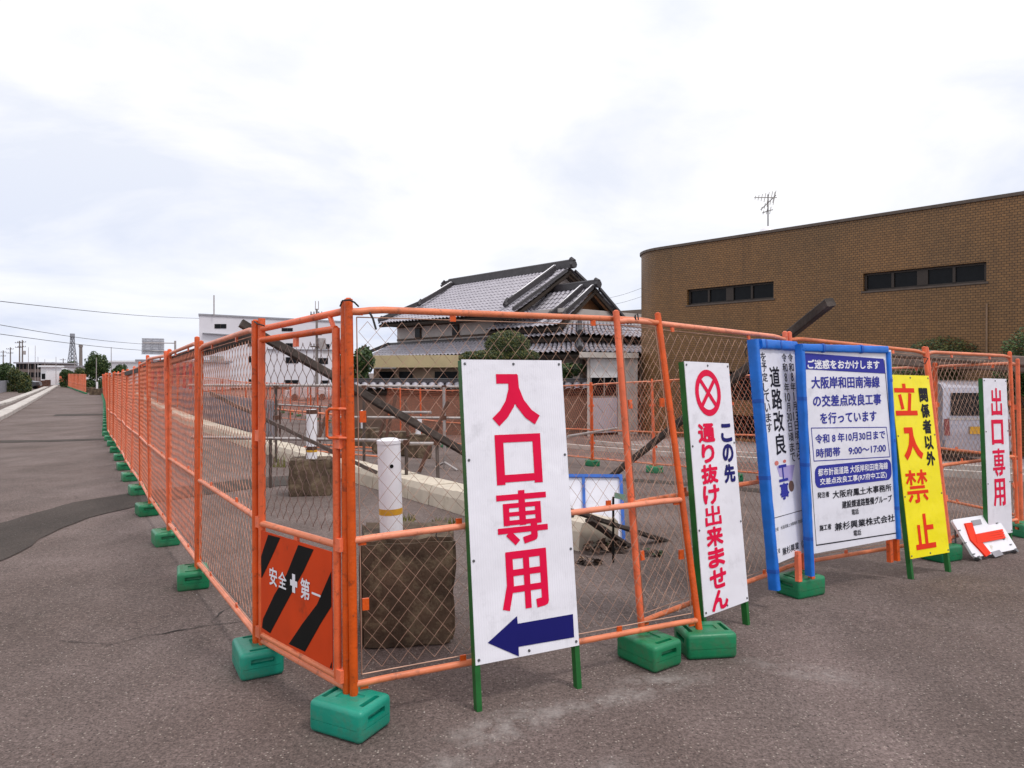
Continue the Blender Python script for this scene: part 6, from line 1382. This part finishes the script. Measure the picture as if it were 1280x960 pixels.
# orange cone base and hanging wires
b_ = G(602, 596, .0); mb = MB(); mb.box((b_.x, b_.y, b_.z + .02), (.34, .34, .04)); mb.tube((b_.x, b_.y, b_.z + .04), (b_.x, b_.y, b_.z + .12), .11, 14, .07); o = mb.build('cone_stub', mat('cone_orange', (.75, .09, .03), .5), None, b_, smooth=40); o.location = b_; tag(o, 'squashed orange cone base on the ground behind the kerb row', 'cone')
def cord(label, pts, r=.004, m=m_cord):
    mb = MB(); P_ = [Vector(p) for p in pts]; mb.sweep(P_, r, 5); o = mb.build('tie_wire', m, None, P_[0], smooth=60); o.location = P_[0]; tag(o, label, 'wire')
cord('black tie strap hanging from the top rail beside the corner post', [at(461, 389, 3.08), at(466, 398, 3.06), at(470, 412, 3.06)], .005)
cord('black wire looped round the top of the corner post', [at(425, 383, 2.99), at(428, 376, 2.98), at(437, 375, 2.97), at(443, 378, 2.99), at(448, 383, 3.02)], .004)
cord('black wire knot where the top rail meets the leaning post', [at(793, 396, 3.95), at(795, 400, 3.93), at(794, 394, 3.93), at(797, 392, 3.93), at(798, 400, 3.93)], .004)
cord('dangling black wire near the top of the blue padded notice', [at(935, 417, 4.85), at(938, 424, 4.83), at(932, 428, 4.83), at(935, 433, 4.83), at(931, 440, 4.83), at(933, 446, 4.83)], .004)
cord('black cord tied round the gate hinge post', [at(318, 402, 3.6), at(322, 405, 3.55), at(330, 407, 3.55), at(335, 412, 3.57)], .004)
cord('black wire tied round the post right of the yellow sign', [at(1150, 452, 6.0), at(1156, 455, 5.95), at(1160, 448, 5.95), at(1153, 446, 5.95)], .005)
cord('short wire tie on the middle rail above the nearest cube', [at(546, 664, 3.3), at(545, 670, 3.29), at(548, 675, 3.29)], .003)
# soil mound with dry grass behind the barrier
soil = tag(strip('soil_patch', [(-27.5, 56), (-33, 66)], [(-17, 52), (-22, 62)], mat('dry_soil', (.24, .13, .08), .95, var=.35, vscale=1.5), .03, .8), kind='structure')
# small stones scattered on the asphalt
mb = MB(); r_ = random.Random(77)
for _ in range(420):
    y = r_.uniform(1.7, 9) ; x = r_.uniform(-.9, .9) * y * .8; z = ground_z(x, y); s_ = r_.uniform(.0015, .0042); c_ = Vector((x, y, z + s_ * .4)); mb.cur = r_.choice((0, 0, 1))
    vs_ = [c_ + Vector((math.cos(k * 1.05 + _) * s_ * r_.uniform(.7, 1.2), math.sin(k * 1.05 + _) * s_ * r_.uniform(.7, 1.2), -s_ * .5)) for k in range(6)] + [c_ + Vector((0, 0, s_ * .6))]
    mb.add(vs_, [(k, (k + 1) % 6, 6) for k in range(6)])
tag(mb.build('loose_grit', [mat('grit_pale', (.5, .46, .43), .8), m_rust], fix=False), 'fine loose grit scattered over the asphalt', 'grit', kind='stuff')
